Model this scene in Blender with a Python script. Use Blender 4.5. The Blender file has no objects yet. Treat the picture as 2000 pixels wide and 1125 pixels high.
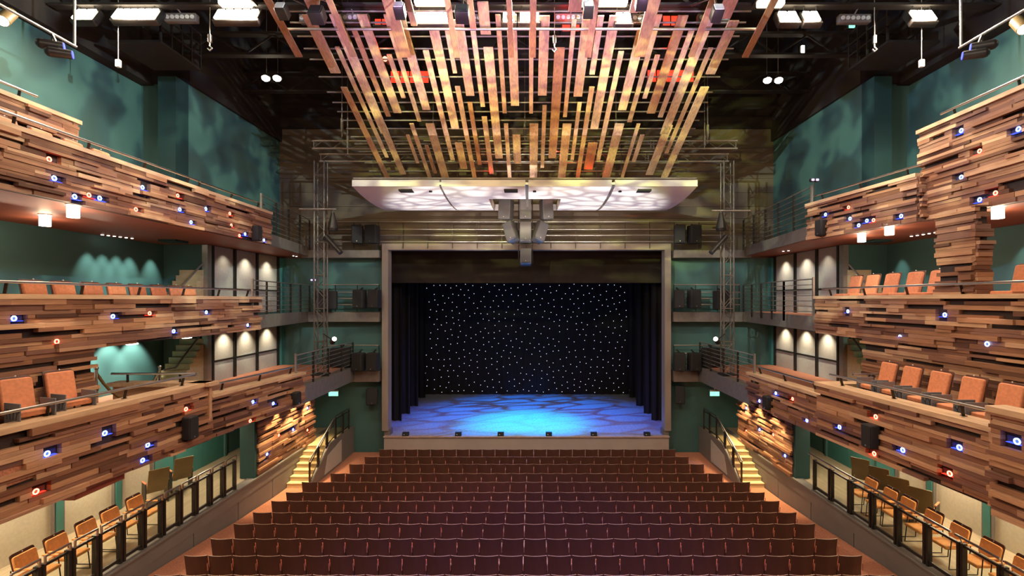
import bpy, math, random
from mathutils import Vector, Matrix
R = math.radians
rnd = random.Random(11)
SC = bpy.context.scene
COL = SC.collection
# ---------------------------------------------------------------- camera model (2000x1125 frame)
F, VX, VY, CX, CZ = 950.0, 1036.0, 585.0, 0.18, 7.0
def U(px, py, d):
    return Vector((CX + (px - VX) * d / F, d, CZ + (VY - py) * d / F))
def DX(px, X):            # depth at which a pixel column meets the plane x = X
    return (X - CX) * F / (px - VX)
ORD = ['zeroth', 'first', 'second', 'third', 'fourth', 'fifth', 'sixth', 'seventh', 'eighth', 'ninth', 'tenth', 'eleventh', 'twelfth',
       'thirteenth', 'fourteenth', 'fifteenth', 'sixteenth', 'seventeenth', 'eighteenth', 'nineteenth', 'twentieth']
def ordn(k):
    if k <= 20: return ORD[k]
    t, u = divmod(k, 10)
    tens = {2: 'twent', 3: 'thirt', 4: 'fort', 5: 'fift', 6: 'sixt'}[t]
    return tens + 'ieth' if u == 0 else tens + 'y-' + ORD[u]
# ---------------------------------------------------------------- mesh helper
class MB:
    def __init__(s): s.v = []; s.f = []; s.sm = []
    def add(s, vs, fs, sm=False):
        n = len(s.v); s.v += [tuple(v) for v in vs]
        for f in fs: s.f.append([n + i for i in f]); s.sm.append(sm)
    def bb(s, x0, x1, y0, y1, z0, z1):
        x0, x1 = min(x0, x1), max(x0, x1); y0, y1 = min(y0, y1), max(y0, y1); z0, z1 = min(z0, z1), max(z0, z1)
        s.add([(x0,y0,z0),(x1,y0,z0),(x1,y1,z0),(x0,y1,z0),(x0,y0,z1),(x1,y0,z1),(x1,y1,z1),(x0,y1,z1)],
              [(0,3,2,1),(4,5,6,7),(0,1,5,4),(1,2,6,5),(2,3,7,6),(3,0,4,7)])
        return s
    def box(s, c, sz, M=None):
        c = Vector(c); h = [k / 2 for k in sz]; M = M or Matrix.Identity(3)
        vs = [c + M @ Vector((a*h[0], b*h[1], d*h[2])) for d in (-1,1) for a, b in ((-1,-1),(1,-1),(1,1),(-1,1))]
        s.add(vs, [(0,3,2,1),(4,5,6,7),(0,1,5,4),(1,2,6,5),(2,3,7,6),(3,0,4,7)]); return s
    def frame(s, a, b, up):
        y = (Vector(b) - Vector(a)).normalized(); u = Vector(up)
        if abs(y.dot(u)) > .98: u = Vector((1,0,0))
        x = y.cross(u).normalized(); z = x.cross(y)
        return Matrix((x, y, z)).transposed()
    def beam(s, a, b, w, h, up=(0,0,1)):
        a, b = Vector(a), Vector(b)
        return s.box((a + b) / 2, (w, (b - a).length, h), s.frame(a, b, up))
    def tube(s, a, b, r, n=8, r2=None, cap=True):
        a, b = Vector(a), Vector(b); M = s.frame(a, b, (0,0,1)); r2 = r if r2 is None else r2
        vs = [p + M @ Vector((rr*math.cos(2*math.pi*i/n), 0, rr*math.sin(2*math.pi*i/n))) for p, rr in ((a,r),(b,r2)) for i in range(n)]
        fs = [(i, n+i, n+(i+1)%n, (i+1)%n) for i in range(n)]
        s.add(vs, fs, True)
        if cap: s.add(vs, [tuple(range(n)), tuple(range(2*n-1, n-1, -1))])
        return s
    def path(s, pts, r, n=8):
        for a, b in zip(pts, pts[1:]): s.tube(a, b, r, n)
        for p in pts[1:-1]: s.sph(p, r, n, 4)
        return s
    def sph(s, c, r, n=8, m=5, sc=(1,1,1)):
        c = Vector(c); vs = []; fs = []
        for j in range(m + 1):
            t = math.pi * j / m
            for i in range(n):
                p = 2*math.pi*i/n
                vs.append(c + Vector((r*sc[0]*math.sin(t)*math.cos(p), r*sc[1]*math.sin(t)*math.sin(p), r*sc[2]*math.cos(t))))
        for j in range(m):
            for i in range(n): fs.append((j*n+i, (j+1)*n+i, (j+1)*n+(i+1)%n, j*n+(i+1)%n))
        s.add(vs, fs, True); return s
    def rbox(s, c, sz, r=.03, b=.012, M=None, k=4):
        """box with rounded outline in local XZ and soft front / back edges along local Y"""
        c = Vector(c); M = M or Matrix.Identity(3); hx, hy, hz = [q/2 for q in sz]
        def ring(ins, y):
            rr = max(r - ins, .002); o = []
            for q, (sx, sz_) in enumerate(((1,1),(-1,1),(-1,-1),(1,-1))):
                for i in range(k + 1):
                    a = math.pi/2*(q + i/k)
                    o.append(c + M @ Vector((sx*(hx-ins-rr) + rr*math.cos(a), y, sz_*(hz-ins-rr) + rr*math.sin(a))))
            return o
        rs = [ring(b, -hy), ring(b*.3, -hy+b*.3), ring(0, -hy+b), ring(0, hy-b), ring(b*.3, hy-b*.3), ring(b, hy)]
        n = len(rs[0]); vs = [v for q in rs for v in q]; fs = []
        for j in range(len(rs)-1):
            for i in range(n): fs.append((j*n+i, j*n+(i+1)%n, (j+1)*n+(i+1)%n, (j+1)*n+i))
        s.add(vs, fs, True)
        s.add(rs[0], [tuple(range(n-1, -1, -1))]); s.add(rs[-1], [tuple(range(n))]); return s
    def prism(s, poly, x0, x1):
        """polygon in the YZ plane extruded along X"""
        n = len(poly)
        vs = [(x0, y, z) for y, z in poly] + [(x1, y, z) for y, z in poly]
        s.add(vs, [tuple(range(n)), tuple(range(2*n-1, n-1, -1))] + [(i, n+i, n+(i+1)%n, (i+1)%n) for i in range(n)]); return s
    def prism_z(s, poly, z0, z1):
        n = len(poly)
        vs = [(x, y, z0) for x, y in poly] + [(x, y, z1) for x, y in poly]
        s.add(vs, [tuple(range(n-1,-1,-1)), tuple(range(n, 2*n))] + [(i, (i+1)%n, n+(i+1)%n, n+i) for i in range(n)]); return s
    def sheet(s, fn, nu, nv, th):
        """thickened surface: fn(u,v) -> (point, normal)"""
        g = [[fn(i/nu, j/nv) for i in range(nu+1)] for j in range(nv+1)]
        vs = [Vector(p) for row in g for p, n in row] + [Vector(p) + Vector(n)*th for row in g for p, n in row]
        W = nu+1; N = W*(nv+1); fs = []
        for j in range(nv):
            for i in range(nu):
                q = (j*W+i, j*W+i+1, (j+1)*W+i+1, (j+1)*W+i)
                fs.append(q); fs.append(tuple(N+k for k in reversed(q)))
        s.add(vs, fs, True)
        e = []
        for i in range(nu): e += [(i, N+i, N+i+1, i+1), (nv*W+i+1, N+nv*W+i+1, N+nv*W+i, nv*W+i)]
        for j in range(nv): e += [((j+1)*W, N+(j+1)*W, N+j*W, j*W), (j*W+nu, N+j*W+nu, N+(j+1)*W+nu, (j+1)*W+nu)]
        s.add(vs, e); return s
WLOC = {}
def link(o): COL.objects.link(o); return o
def build(name, mb, mat, parent=None, local=False):
    off = Vector((0,0,0))
    if not local:
        if parent is not None: off = WLOC[parent.name]
        else:
            xs, ys, zs = zip(*mb.v)
            off = Vector(((min(xs)+max(xs))/2, (min(ys)+max(ys))/2, min(zs)))
    me = bpy.data.meshes.new(name)
    me.from_pydata([(x-off.x, y-off.y, z-off.z) for x, y, z in mb.v], [], mb.f)
    me.polygons.foreach_set('use_smooth', mb.sm)
    me.materials.append(mat); me.update()
    o = link(bpy.data.objects.new(name, me))
    if parent is not None: o.parent = parent
    elif not local: o.location = off
    WLOC[o.name] = off if not local else Vector((0,0,0))
    return o
def tag(o, label=None, cat=None, group=None, kind=None):
    if label: o['label'] = label
    if cat: o['category'] = cat
    if group: o['group'] = group
    if kind: o['kind'] = kind
    return o
def thing(name, label, cat, loc=(0,0,0), group=None, kind=None, rotz=0):
    o = link(bpy.data.objects.new(name, None)); o.location = loc; o.rotation_euler.z = rotz
    o.empty_display_size = .1
    WLOC[o.name] = Vector(loc)
    return tag(o, label, cat, group, kind)
KIDS = {}
def kids(o):
    if o.name not in KIDS: KIDS[o.name] = [c for c in bpy.data.objects if c.parent == o]
    return KIDS[o.name]
def dup(root, loc, rotz=None, label=None, group=None):
    r = root.copy(); link(r); r.location = loc
    if rotz is not None: r.rotation_euler.z = rotz
    if label: r['label'] = label
    if group: r['group'] = group
    for ch in kids(root):
        c = ch.copy(); link(c); c.parent = r
        for g in kids(ch):
            d = g.copy(); link(d); d.parent = c
    return r
class Proto:
    """first use moves the prototype, later uses copy it"""
    def __init__(s, root): s.root = root; s.used = False; kids(root); [kids(c) for c in kids(root)]
    def put(s, loc, rotz, label, group=None):
        if not s.used:
            s.used = True; r = s.root; r.location = loc; r.rotation_euler.z = rotz; r['label'] = label
            if group: r['group'] = group
            return r
        return dup(s.root, loc, rotz, label, group)
# ---------------------------------------------------------------- materials
def newmat(name):
    m = bpy.data.materials.new(name); m.use_nodes = True
    nt = m.node_tree; b = nt.nodes['Principled BSDF']
    return m, nt, b
def mat(name, col, rough=.6, metal=0, var=.12, scale=6, spec=.4, stretch=(1,1,1), bump=0):
    m, nt, b = newmat(name); N = nt.nodes; L = nt.links
    tc = N.new('ShaderNodeTexCoord'); mp = N.new('ShaderNodeMapping'); mp.inputs['Scale'].default_value = stretch
    nz = N.new('ShaderNodeTexNoise'); nz.inputs['Scale'].default_value = scale; nz.inputs['Detail'].default_value = 4
    rp = N.new('ShaderNodeValToRGB')
    c0 = [max(0, c*(1-var)) for c in col]; c1 = [min(1, c*(1+var)) for c in col]
    rp.color_ramp.elements[0].position = .3; rp.color_ramp.elements[1].position = .7
    rp.color_ramp.elements[0].color = (*c0, 1); rp.color_ramp.elements[1].color = (*c1, 1)
    L.new(tc.outputs['Object'], mp.inputs['Vector']); L.new(mp.outputs['Vector'], nz.inputs['Vector'])
    L.new(nz.outputs['Fac'], rp.inputs['Fac']); L.new(rp.outputs['Color'], b.inputs['Base Color'])
    b.inputs['Roughness'].default_value = rough; b.inputs['Metallic'].default_value = metal
    b.inputs['Specular IOR Level'].default_value = spec
    if bump:
        bp = N.new('ShaderNodeBump'); bp.inputs['Strength'].default_value = bump; bp.inputs['Distance'].default_value = .01
        L.new(nz.outputs['Fac'], bp.inputs['Height']); L.new(bp.outputs['Normal'], b.inputs['Normal'])
    return m
def emat(name, col, strength, base=(.02,.02,.02)):
    m, nt, b = newmat(name)
    b.inputs['Base Color'].default_value = (*base, 1)
    b.inputs['Emission Color'].default_value = (*col, 1); b.inputs['Emission Strength'].default_value = strength
    return m
def wood(name, cols, rough=.55, grain=(1.2, 1.2, 22), g=.25, scale=2.2):
    """one colour per separate board (random per island) with a fine grain"""
    m, nt, b = newmat(name); N = nt.nodes; L = nt.links
    ge = N.new('ShaderNodeNewGeometry'); rp = N.new('ShaderNodeValToRGB'); rp.color_ramp.interpolation = 'LINEAR'
    el = rp.color_ramp.elements
    while len(el) < len(cols): el.new(.5)
    for i, c in enumerate(cols): el[i].position = i/(len(cols)-1); el[i].color = (*c, 1)
    tc = N.new('ShaderNodeTexCoord'); mp = N.new('ShaderNodeMapping'); mp.inputs['Scale'].default_value = grain
    nz = N.new('ShaderNodeTexNoise'); nz.inputs['Scale'].default_value = scale; nz.inputs['Detail'].default_value = 6; nz.inputs['Distortion'].default_value = .6
    mr = N.new('ShaderNodeMapRange'); mr.inputs['From Min'].default_value = .3; mr.inputs['From Max'].default_value = .7
    mr.inputs['To Min'].default_value = 1-g; mr.inputs['To Max'].default_value = 1+g*.6
    mx = N.new('ShaderNodeVectorMath'); mx.operation = 'SCALE'
    L.new(ge.outputs['Random Per Island'], rp.inputs['Fac']); L.new(tc.outputs['Object'], mp.inputs['Vector'])
    L.new(mp.outputs['Vector'], nz.inputs['Vector']); L.new(nz.outputs['Fac'], mr.inputs['Value'])
    L.new(rp.outputs['Color'], mx.inputs[0]); L.new(mr.outputs['Result'], mx.inputs['Scale']); L.new(mx.outputs['Vector'], b.inputs['Base Color'])
    b.inputs['Roughness'].default_value = rough; b.inputs['Specular IOR Level'].default_value = .35
    return m
M = {}
M['clad'] = wood('reclaimed_wood', [(.085,.037,.022),(.20,.085,.043),(.31,.145,.075),(.44,.225,.115),(.56,.33,.185),(.25,.115,.07),(.15,.068,.048)])
M['backing'] = mat('dark_backing', (.035,.02,.016), .8)
M['cap'] = mat('light_oak_cap', (.56,.36,.21), .45, scale=3, stretch=(4,.6,4), var=.18)
M['pine'] = mat('pine_board', (.60,.39,.25), .5, scale=3, stretch=(7,.5,7), var=.25)
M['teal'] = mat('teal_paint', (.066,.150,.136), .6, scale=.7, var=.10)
M['teal_bright'] = mat('bright_teal_paint', (.055,.20,.18), .55, scale=.8, var=.08)  # brighter teal of the box strips, doors and corner recess
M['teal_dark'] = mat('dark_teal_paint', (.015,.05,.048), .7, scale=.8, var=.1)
M['grey'] = mat('warm_grey_paint', (.16,.14,.125), .55, scale=1.2, var=.08)
M['apron'] = mat('apron_grey', (.36,.31,.27), .5, scale=1.5, var=.06)
M['frame'] = mat('proscenium_ply', (.29,.235,.195), .45, scale=1.2, var=.10, stretch=(1,1,.3))
M['brown'] = mat('upper_wall_brown', (.14,.105,.072), .7, scale=.9, var=.10)
M['black'] = mat('matt_black', (.012,.011,.011), .7, var=.2)
M['void'] = mat('ceiling_black', (.026,.019,.016), .9, scale=.5, var=.3)
M['steeldark'] = mat('black_steel', (.045,.038,.033), .4, metal=.6)
M['bridge'] = mat('grid_steel', (.022,.017,.014), .7)
M['steel'] = mat('brushed_steel', (.55,.52,.48), .28, metal=1, var=.05)
M['gal'] = mat('galvanised_rail', (.42,.38,.33), .4, metal=.8, var=.08)
M['rail'] = mat('grey_rail_paint', (.20,.17,.145), .45, metal=.3)
M['truss'] = mat('truss_steel', (.15,.125,.10), .38, metal=.5)
M['panel'] = mat('grey_fabric_panel', (.42,.39,.34), .8, scale=12, var=.06)
M['cream'] = mat('cream_wall_panel', (.60,.53,.40), .75, scale=14, var=.06, bump=.15)
M['orange'] = mat('orange_upholstery', (.60,.215,.10), .75, scale=18, var=.12, bump=.1)
M['orange_box_lit'] = mat('lit_orange_upholstery', (.86,.37,.11), .7, scale=18, var=.1)  # orange upholstery with the warm box light put into its colour
M['rust'] = mat('rust_upholstery', (.42,.09,.035), .8, scale=18, var=.15)
M['ply'] = mat('walnut_ply', (.090,.037,.025), .42, scale=3, var=.22, stretch=(1,1,.35), spec=.5)
M['plyedge'] = mat('ply_edge', (.48,.33,.24), .3)
M['strip'] = mat('red_light_slit', (.75,.30,.20), .3, spec=.6)  # reddish tone paints the lit slits between seat backs
M['pine_dark_unlit'] = mat('brown_unlit_pine_board', (.40,.20,.105), .5, scale=3, stretch=(7,.5,7), var=.22)  # brown wood tone; on near boards it stands in for missing light
M['pine_mid'] = mat('amber_pine_board', (.52,.32,.19), .5, scale=3, stretch=(7,.5,7), var=.22)
M['lip'] = mat('dimmed_reflector_edge', (.40,.365,.345), .5, scale=1.5, var=.04)  # darker than the reflector white, to paint down the brightly lit lip
M['olive'] = mat('olive_ply', (.17,.115,.045), .45, scale=3, var=.12)
M['carpet'] = mat('rust_carpet', (.44,.17,.095), .95, scale=40, var=.35, bump=.2)
M['boxfloor'] = mat('pale_oak_floor', (.44,.34,.22), .45, scale=2.5, stretch=(6,.5,1), var=.15)
M['soffit'] = mat('terracotta_soffit', (.30,.085,.042), .5, scale=.8, var=.08)
M['stage'] = mat('stage_floor', (.30,.30,.32), .5, scale=9, var=.25)
M['white'] = mat('white_reflector', (.86,.83,.80), .5, scale=1, var=.02)
M['spk'] = mat('speaker_cloth', (.016,.014,.013), .75, scale=60, var=.3)
M['spkgrey'] = mat('grey_speaker', (.105,.10,.105), .3, metal=.35, scale=50, var=.1)
M['steps'] = mat('oak_steps', (.62,.46,.24), .45, scale=3, var=.1, stretch=(1,5,5))
M['treepanel'] = mat('grey_side_panel', (.17,.165,.175), .55, var=.06)
M['tree'] = mat('cut_out_tree', (.02,.018,.018), .7)
M['blackcloth'] = mat('black_drape', (.014,.011,.011), .95, scale=3, var=.3, stretch=(6,1,.1))
M['borders'] = mat('brown_black_border', (.035,.026,.022), .95, scale=2, var=.2)
M['brass'] = mat('brass_plate', (.75,.62,.38), .35, metal=.5)
M['bone'] = mat('off_white_plastic', (.62,.60,.54), .5)
def glassmat():
    m, nt, b = newmat('clear_glass'); N = nt.nodes; L = nt.links
    t = N.new('ShaderNodeBsdfTransparent'); t.inputs['Color'].default_value = (.93,.95,.93,1)
    g = N.new('ShaderNodeBsdfGlossy'); g.inputs['Roughness'].default_value = .03
    lw = N.new('ShaderNodeLayerWeight'); lw.inputs['Blend'].default_value = .12
    nz = N.new('ShaderNodeTexNoise'); nz.inputs['Scale'].default_value = 2
    mx = N.new('ShaderNodeMixShader'); mp = N.new('ShaderNodeMath'); mp.operation = 'MULTIPLY'; mp.inputs[1].default_value = .5
    L.new(lw.outputs['Fresnel'], mp.inputs[0]); L.new(mp.outputs[0], mx.inputs['Fac'])
    L.new(t.outputs[0], mx.inputs[1]); L.new(g.outputs[0], mx.inputs[2]); L.new(mx.outputs[0], N['Material Output'].inputs['Surface'])
    return m
M['glass'] = glassmat()
M['e_flood'] = emat('flood_lens', (1,.86,.62), 26)
M['e_floodsoft'] = emat('flood_soft', (1,.84,.58), 9)
M['e_down'] = emat('downlight_glow', (1,.80,.52), 16)
M['e_small'] = emat('small_spot_glow', (1,.93,.78), 8)
M['e_blue'] = emat('blue_led', (.03,.06,1), 3)
M['e_bluew'] = emat('blue_led_core', (.30,.50,1), 7)
M['e_blued'] = emat('blue_niche_glow', (.015,.02,1), .07)  # faint emission painting blue light inside the LED niches
M['e_red'] = emat('red_led', (1,.03,.012), 2.5)
M['e_redw'] = emat('red_led_core', (1,.28,.16), 5)
M['e_redd'] = emat('red_niche_glow', (1,.02,.01), .07)  # faint emission painting red light inside the LED niches
M['e_redwash'] = emat('red_wash', (1,.05,.02), 1.6)
M['e_star'] = emat('star_light', (.72,.76,1), 1.7)
M['e_exit'] = emat('exit_green', (.35,1,.72), 1.3)
M['e_lilac'] = emat('lilac_lens', (.7,.55,1), 1.6)
# ================================================================ SETTING
def struct(name, mb, m, label=None, parent=None):
    o = build(name, mb, m, parent)
    if parent is None: o['kind'] = 'structure'
    return o
ROWS = [(9.75,1.470),(10.6,1.410),(11.47,1.352),(12.37,1.288),(13.2,1.215),(14.14,1.137),(15.0,1.047),(16.0,.990),(17.0,.915),(18.05,.882),(19.0,.850),(19.98,.838)]
SEATH = .86
prof = [(-4, 1.55)] + [(d - .1, z - SEATH) for d, z in ROWS] + [(22.4, -.03)]
fl = MB(); fl.prism(prof + [(22.4,-.6), (-4,-.6)], -8.85, 8.85)
struct('floor', fl, M['carpet'])
def floor_z(y):
    for (a, za), (b, zb) in zip(prof, prof[1:]):
        if a <= y <= b: return za + (zb-za)*(y-a)/(b-a)
    return 0
# side walls -------------------------------------------------------
for side, nm in ((-1, 'left'), (1, 'right')):
    w = MB(); w.bb(side*13.02, side*13.3, -4, 17.5, -.6, 14.25)
    struct('wall_%s' % nm, w, M['teal'])
    w = MB(); w.bb(side*11.42, side*13.3, 17.5, 22.5, -.6, 9.3); w.bb(side*11.42, side*13.3, 16.5, 22.5, 9.3, 14.3)
    struct('wall_%s_front' % nm, w, M['teal'])
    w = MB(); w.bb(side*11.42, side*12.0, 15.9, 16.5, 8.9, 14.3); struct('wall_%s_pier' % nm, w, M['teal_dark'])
    # black upper part of the hall
    w = MB(); w.bb(side*12.6, side*13.3, -4, 16.5, 14.25, 18.5); w.bb(side*11.3, side*13.3, 16.4, 22.5, 14.3, 18.5)
    struct('wall_%s_upper' % nm, w, M['void'])
    # box wall under the lowest balcony
    w = MB(); w.bb(side*11.42, side*11.6, -3, 15.0, 1.1, 3.9); struct('wall_%s_box' % nm, w, M['cream'])
    for j, y in enumerate((4.5, 6.8, 8.5, 10.2, 11.9, 13.6, 15.0)):
        t = MB(); t.bb(side*11.32, side*11.43, y-.09, y+.09, 1.12, 3.9); struct('trim_%d' % (j + (0 if side < 0 else 20)), t, M['teal_bright'])
        for dy in (-.12, .12):
            t = MB(); t.bb(side*11.34, side*11.43, y+dy-.015, y+dy+.015, 1.12, 3.9); struct('trim_%d' % (j + (40 if side < 0 else 60)), t, M['grey'])
    w = MB(); w.bb(side*11.42, side*11.6, 15.0, 17.5, 1.1, 3.9); struct('wall_%s_door' % nm, w, M['teal_bright'])
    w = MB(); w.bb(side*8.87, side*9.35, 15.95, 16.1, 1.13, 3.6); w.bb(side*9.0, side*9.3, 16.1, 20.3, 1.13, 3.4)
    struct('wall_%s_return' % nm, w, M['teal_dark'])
    # raised side box floor and its fascia
    f = MB(); f.bb(side*8.9, side*11.6, -3, 22.4, .95, 1.1); struct('floor_%s_box' % nm, f, M['boxfloor'])
    f = MB(); f.bb(side*8.86, side*9.1, -3, 22.3, .72, 1.13); f.bb(side*8.80, side*9.12, -3, 22.3, 1.085, 1.135)
    struct('trim_%s_fascia' % nm, f, M['grey'])
    f = MB(); f.bb(side*8.93, side*9.1, -3, 22.3, -.5, .75); struct('wall_%s_base_backing' % nm, f, M['black'])
    y = -2.9; k = 0
    while y < 22:
        f = MB(); f.bb(side*8.88, side*8.93, y, y+1.97, -.5, .71); struct('wall_%s_base' % nm, f, M['grey']); y += 2.0
    # balcony slabs with soffits
    def slab(p3, z0, z1):
        q = MB(); poly = [(side*x, y) for x, y in p3] + [(side*13.02, -3), (side*13.02, 17.5), (side*11.42, 17.5), (side*11.42, 22.5)]
        a = sum(x0*y1-x1*y0 for (x0,y0),(x1,y1) in zip(poly, poly[1:]+poly[:1]))
        return q.prism_z(poly if a > 0 else poly[::-1], z0, z1)
    U3 = [(10.0,22.5),(9.3,17.36),(9.26,13.8),(9.26,-3)] if side < 0 else [(10.0,22.5),(9.36,15.7),(9.85,11.95),(10.0,11.9),(10.0,-3)]
    U2 = [(10.0,22.5),(9.3,16.7 if side < 0 else 15.3),(9.28,-3)]
    s = slab(U3, 8.97, 9.2); struct('ceiling_%s_upper_soffit' % nm, s, M['soffit'])
    s = slab(U3, 9.2, 9.35); struct('floor_%s_upper' % nm, s, M['carpet'])
    fz = 6.14 if side < 0 else 6.45
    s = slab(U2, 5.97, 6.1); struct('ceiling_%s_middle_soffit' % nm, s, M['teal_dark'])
    s = slab(U2, 6.1, fz); struct('floor_%s_middle' % nm, s, M['carpet'])
    s = MB(); s.prism_z([(side*8.05,22.4),(side*8.05,16.8),(side*8.45,12.3),(side*8.6,-3),(side*13.02,-3),(side*13.02,17.5),(side*11.42,17.5),(side*11.42,22.4)][::side], 3.55, 3.95); struct('ceiling_%s_lower_soffit' % nm, s, M['soffit'])
    s = MB(); s.prism_z([(side*8.05,22.4),(side*8.05,16.8),(side*8.45,12.3),(side*8.6,-3),(side*13.02,-3),(side*13.02,17.5),(side*11.42,17.5),(side*11.42,22.4)][::side], 3.95, 4.0); struct('floor_%s_lower' % nm, s, M['carpet'])
    # gallery fascias towards the stage
    for nm2, z0, z1, ya in (('upper', 8.95, 9.36, 17.36 if side < 0 else 15.75), ('middle', 6.0, 6.47, 16.7 if side < 0 else 15.2)):
        g = MB(); g.prism_z([(side*9.12, ya),(side*9.22, ya),(side*9.92, 22.0),(side*9.82, 22.0)], z0, z1)
        struct('trim_%s_%s_gallery' % (nm, nm2), g, M['rail'])
    g = MB(); g.bb(side*7.72, side*8.1, 16.75, 22.0, 3.36, 3.98); struct('trim_%s_lower_gallery' % nm, g, M['rail'])
    # cross galleries on the stage wall
    for nm2, z0, z1 in (('upper', 8.88, 9.22), ('middle', 6.0, 6.44), ('lower', 3.30, 3.78)):
        g = MB(); g.bb(side*6.62, side*10.1, 21.85, 22.5, z0, z1); struct('trim_%s_%s_cross_gallery' % (nm, nm2), g, M['rail'])
    # fabric wall panels with battens, by the galleries
    for z0, z1 in ((6.45, 8.95), (4.0, 5.95)):
        g = MB(); g.bb(side*11.37, side*11.43, 17.6, 22.2, z0, z1); p = struct('wall_%s_panels' % nm, g, M['panel'])
        g = MB()
        for y in (17.62, 18.95, 20.5, 22.2): g.bb(side*11.30, side*11.38, y-.06, y+.06, z0, z1)
        g.bb(side*11.33, side*11.38, 17.6, 22.2, z0+(z1-z0)*.38-.03, z0+(z1-z0)*.38+.03)
        build('batten', g, M['steeldark'], p)
    g = MB(); g.bb(side*11.3, side*11.5, 17.3, 17.52, 4.0, 8.95); struct('trim_%s_post' % nm, g, M['gal'])
    g = MB(); g.bb(side*11.2, side*11.5, 22.25, 22.5, 1.1, 8.9); struct('trim_%s_recess' % nm, g, M['teal_bright'])
# stage wall -------------------------------------------------------
w = MB(); w.bb(-13.3,-6.45,22.5,22.9,-.6,8.9); w.bb(6.45,13.3,22.5,22.9,-.6,8.9); struct('wall_back', w, M['teal'])
w = MB(); w.bb(-13.3,-6.45,22.5,22.9,8.9,14.88); w.bb(6.45,13.3,22.5,22.9,8.9,14.88); w.bb(-6.45,6.45,22.5,22.9,9.5,14.88); struct('wall_back_upper', w, M['brown'])
w = MB(); w.bb(-13.3,13.3,22.4,22.9,14.88,18.5); struct('wall_back_top', w, M['void'])
w = MB(); w.bb(-13.3,13.3,-4,23,18.5,18.7); struct('ceiling', w, M['void'])
w = MB()
for z in (10.2, 10.75, 11.3, 11.95, 12.6, 13.3, 14.0): w.bb(-11.4, 11.4, 22.46, 22.5, z, z+.05)
struct('trim_wall_battens', w, M['brown'])
# proscenium frame
w = MB()
for s in (-1, 1): w.bb(s*6.26, s*6.54, 22.0, 22.55, 1.06, 9.53)
w.bb(-6.26, 6.26, 22.0, 22.55, 9.25, 9.53); struct('trim_proscenium_frame', w, M['frame'])
w = MB()
for s in (-1, 1): w.bb(s*6.2, s*6.46, 22.08, 22.55, .7, 1.08)
struct('trim_proscenium_plinth', w, M['grey'])
# stage
w = MB(); w.bb(-6.42, 6.42, 21.92, 22.55, -.3, .80); struct('wall_stage_apron', w, M['apron'])
w = MB(); w.bb(-6.44, 6.44, 21.86, 22.1, .795, .835); struct('trim_stage_edge', w, M['plyedge'])
w = MB(); w.bb(-9.5, 9.5, 22.92, 33.2, .6, .82); w.bb(-6.44, 6.44, 22.1, 22.92, .6, .82); struct('floor_stage', w, M['stage'])
w = MB(); w.bb(-9.7,-9.5,22.9,33.4,.6,12); w.bb(9.5,9.7,22.9,33.4,.6,12); w.bb(-9.7,9.7,33.2,33.4,.6,12); w.bb(-9.7,9.7,22.9,33.4,12,12.2); w.bb(-9.7,-6.6,22.9,23.0,.6,12); w.bb(6.6,9.7,22.9,23.0,.6,12); w.bb(-6.6,6.6,22.9,23.0,9.5,12)
struct('wall_stage', w, M['black'])
# drapes
def drape(x0, x1, y, z0, z1, amp=.06, n=60, wl=.35):
    mb = MB()
    def fn(u, v):
        x = x0 + (x1-x0)*u
        return (x, y + amp*math.sin(2*math.pi*x/wl) + amp*.4*math.sin(5.1*x), z0 + (z1-z0)*v), (0, 1, 0)
    return mb.sheet(fn, n, 2, .02)
for k, (y, xi) in enumerate(((24.8, 6.37), (26.3, 6.32), (28.2, 6.32), (30.6, 6.42))):
    for s, nm in ((-1, 'left'), (1, 'right')):
        tag(build('stage_leg_curtain', drape(s*xi, s*9.3, y, .83, 9.8), M['blackcloth']),
            'black %s side stage leg curtain, %s from the front' % (nm, ordn(k+1)), 'curtain', 'black stage leg curtains')
tag(build('stage_border', drape(-9.2, 9.2, 24.0, 7.82, 11.5, .02, 80, .8), M['borders']), 'wide brown-black border cloth hanging across the top of the stage', 'curtain')
sc_ = thing('star_cloth', 'black star cloth dotted with tiny white lights at the back of the stage', 'backdrop', (0, 31.7, .83))
build('cloth', drape(-9.2, 9.2, 31.7, .83, 9.8, .05, 120, .5), M['blackcloth'], sc_)
st = MB(); pts = []
tries = 0
while len(pts) < 480 and tries < 60000:
    tries += 1
    x = rnd.uniform(-7.1, 6.9); z = rnd.uniform(.95, 8.0)
    if all((x-a)**2 + (z-b)**2 > .36**2 for a, b in pts): pts.append((x, z))
for x, z in pts: st.sph((x, 31.6, z), .021, 6, 4)
o = build('star_lights', st, M['e_star'], sc_); o['kind'] = 'stuff'
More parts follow.
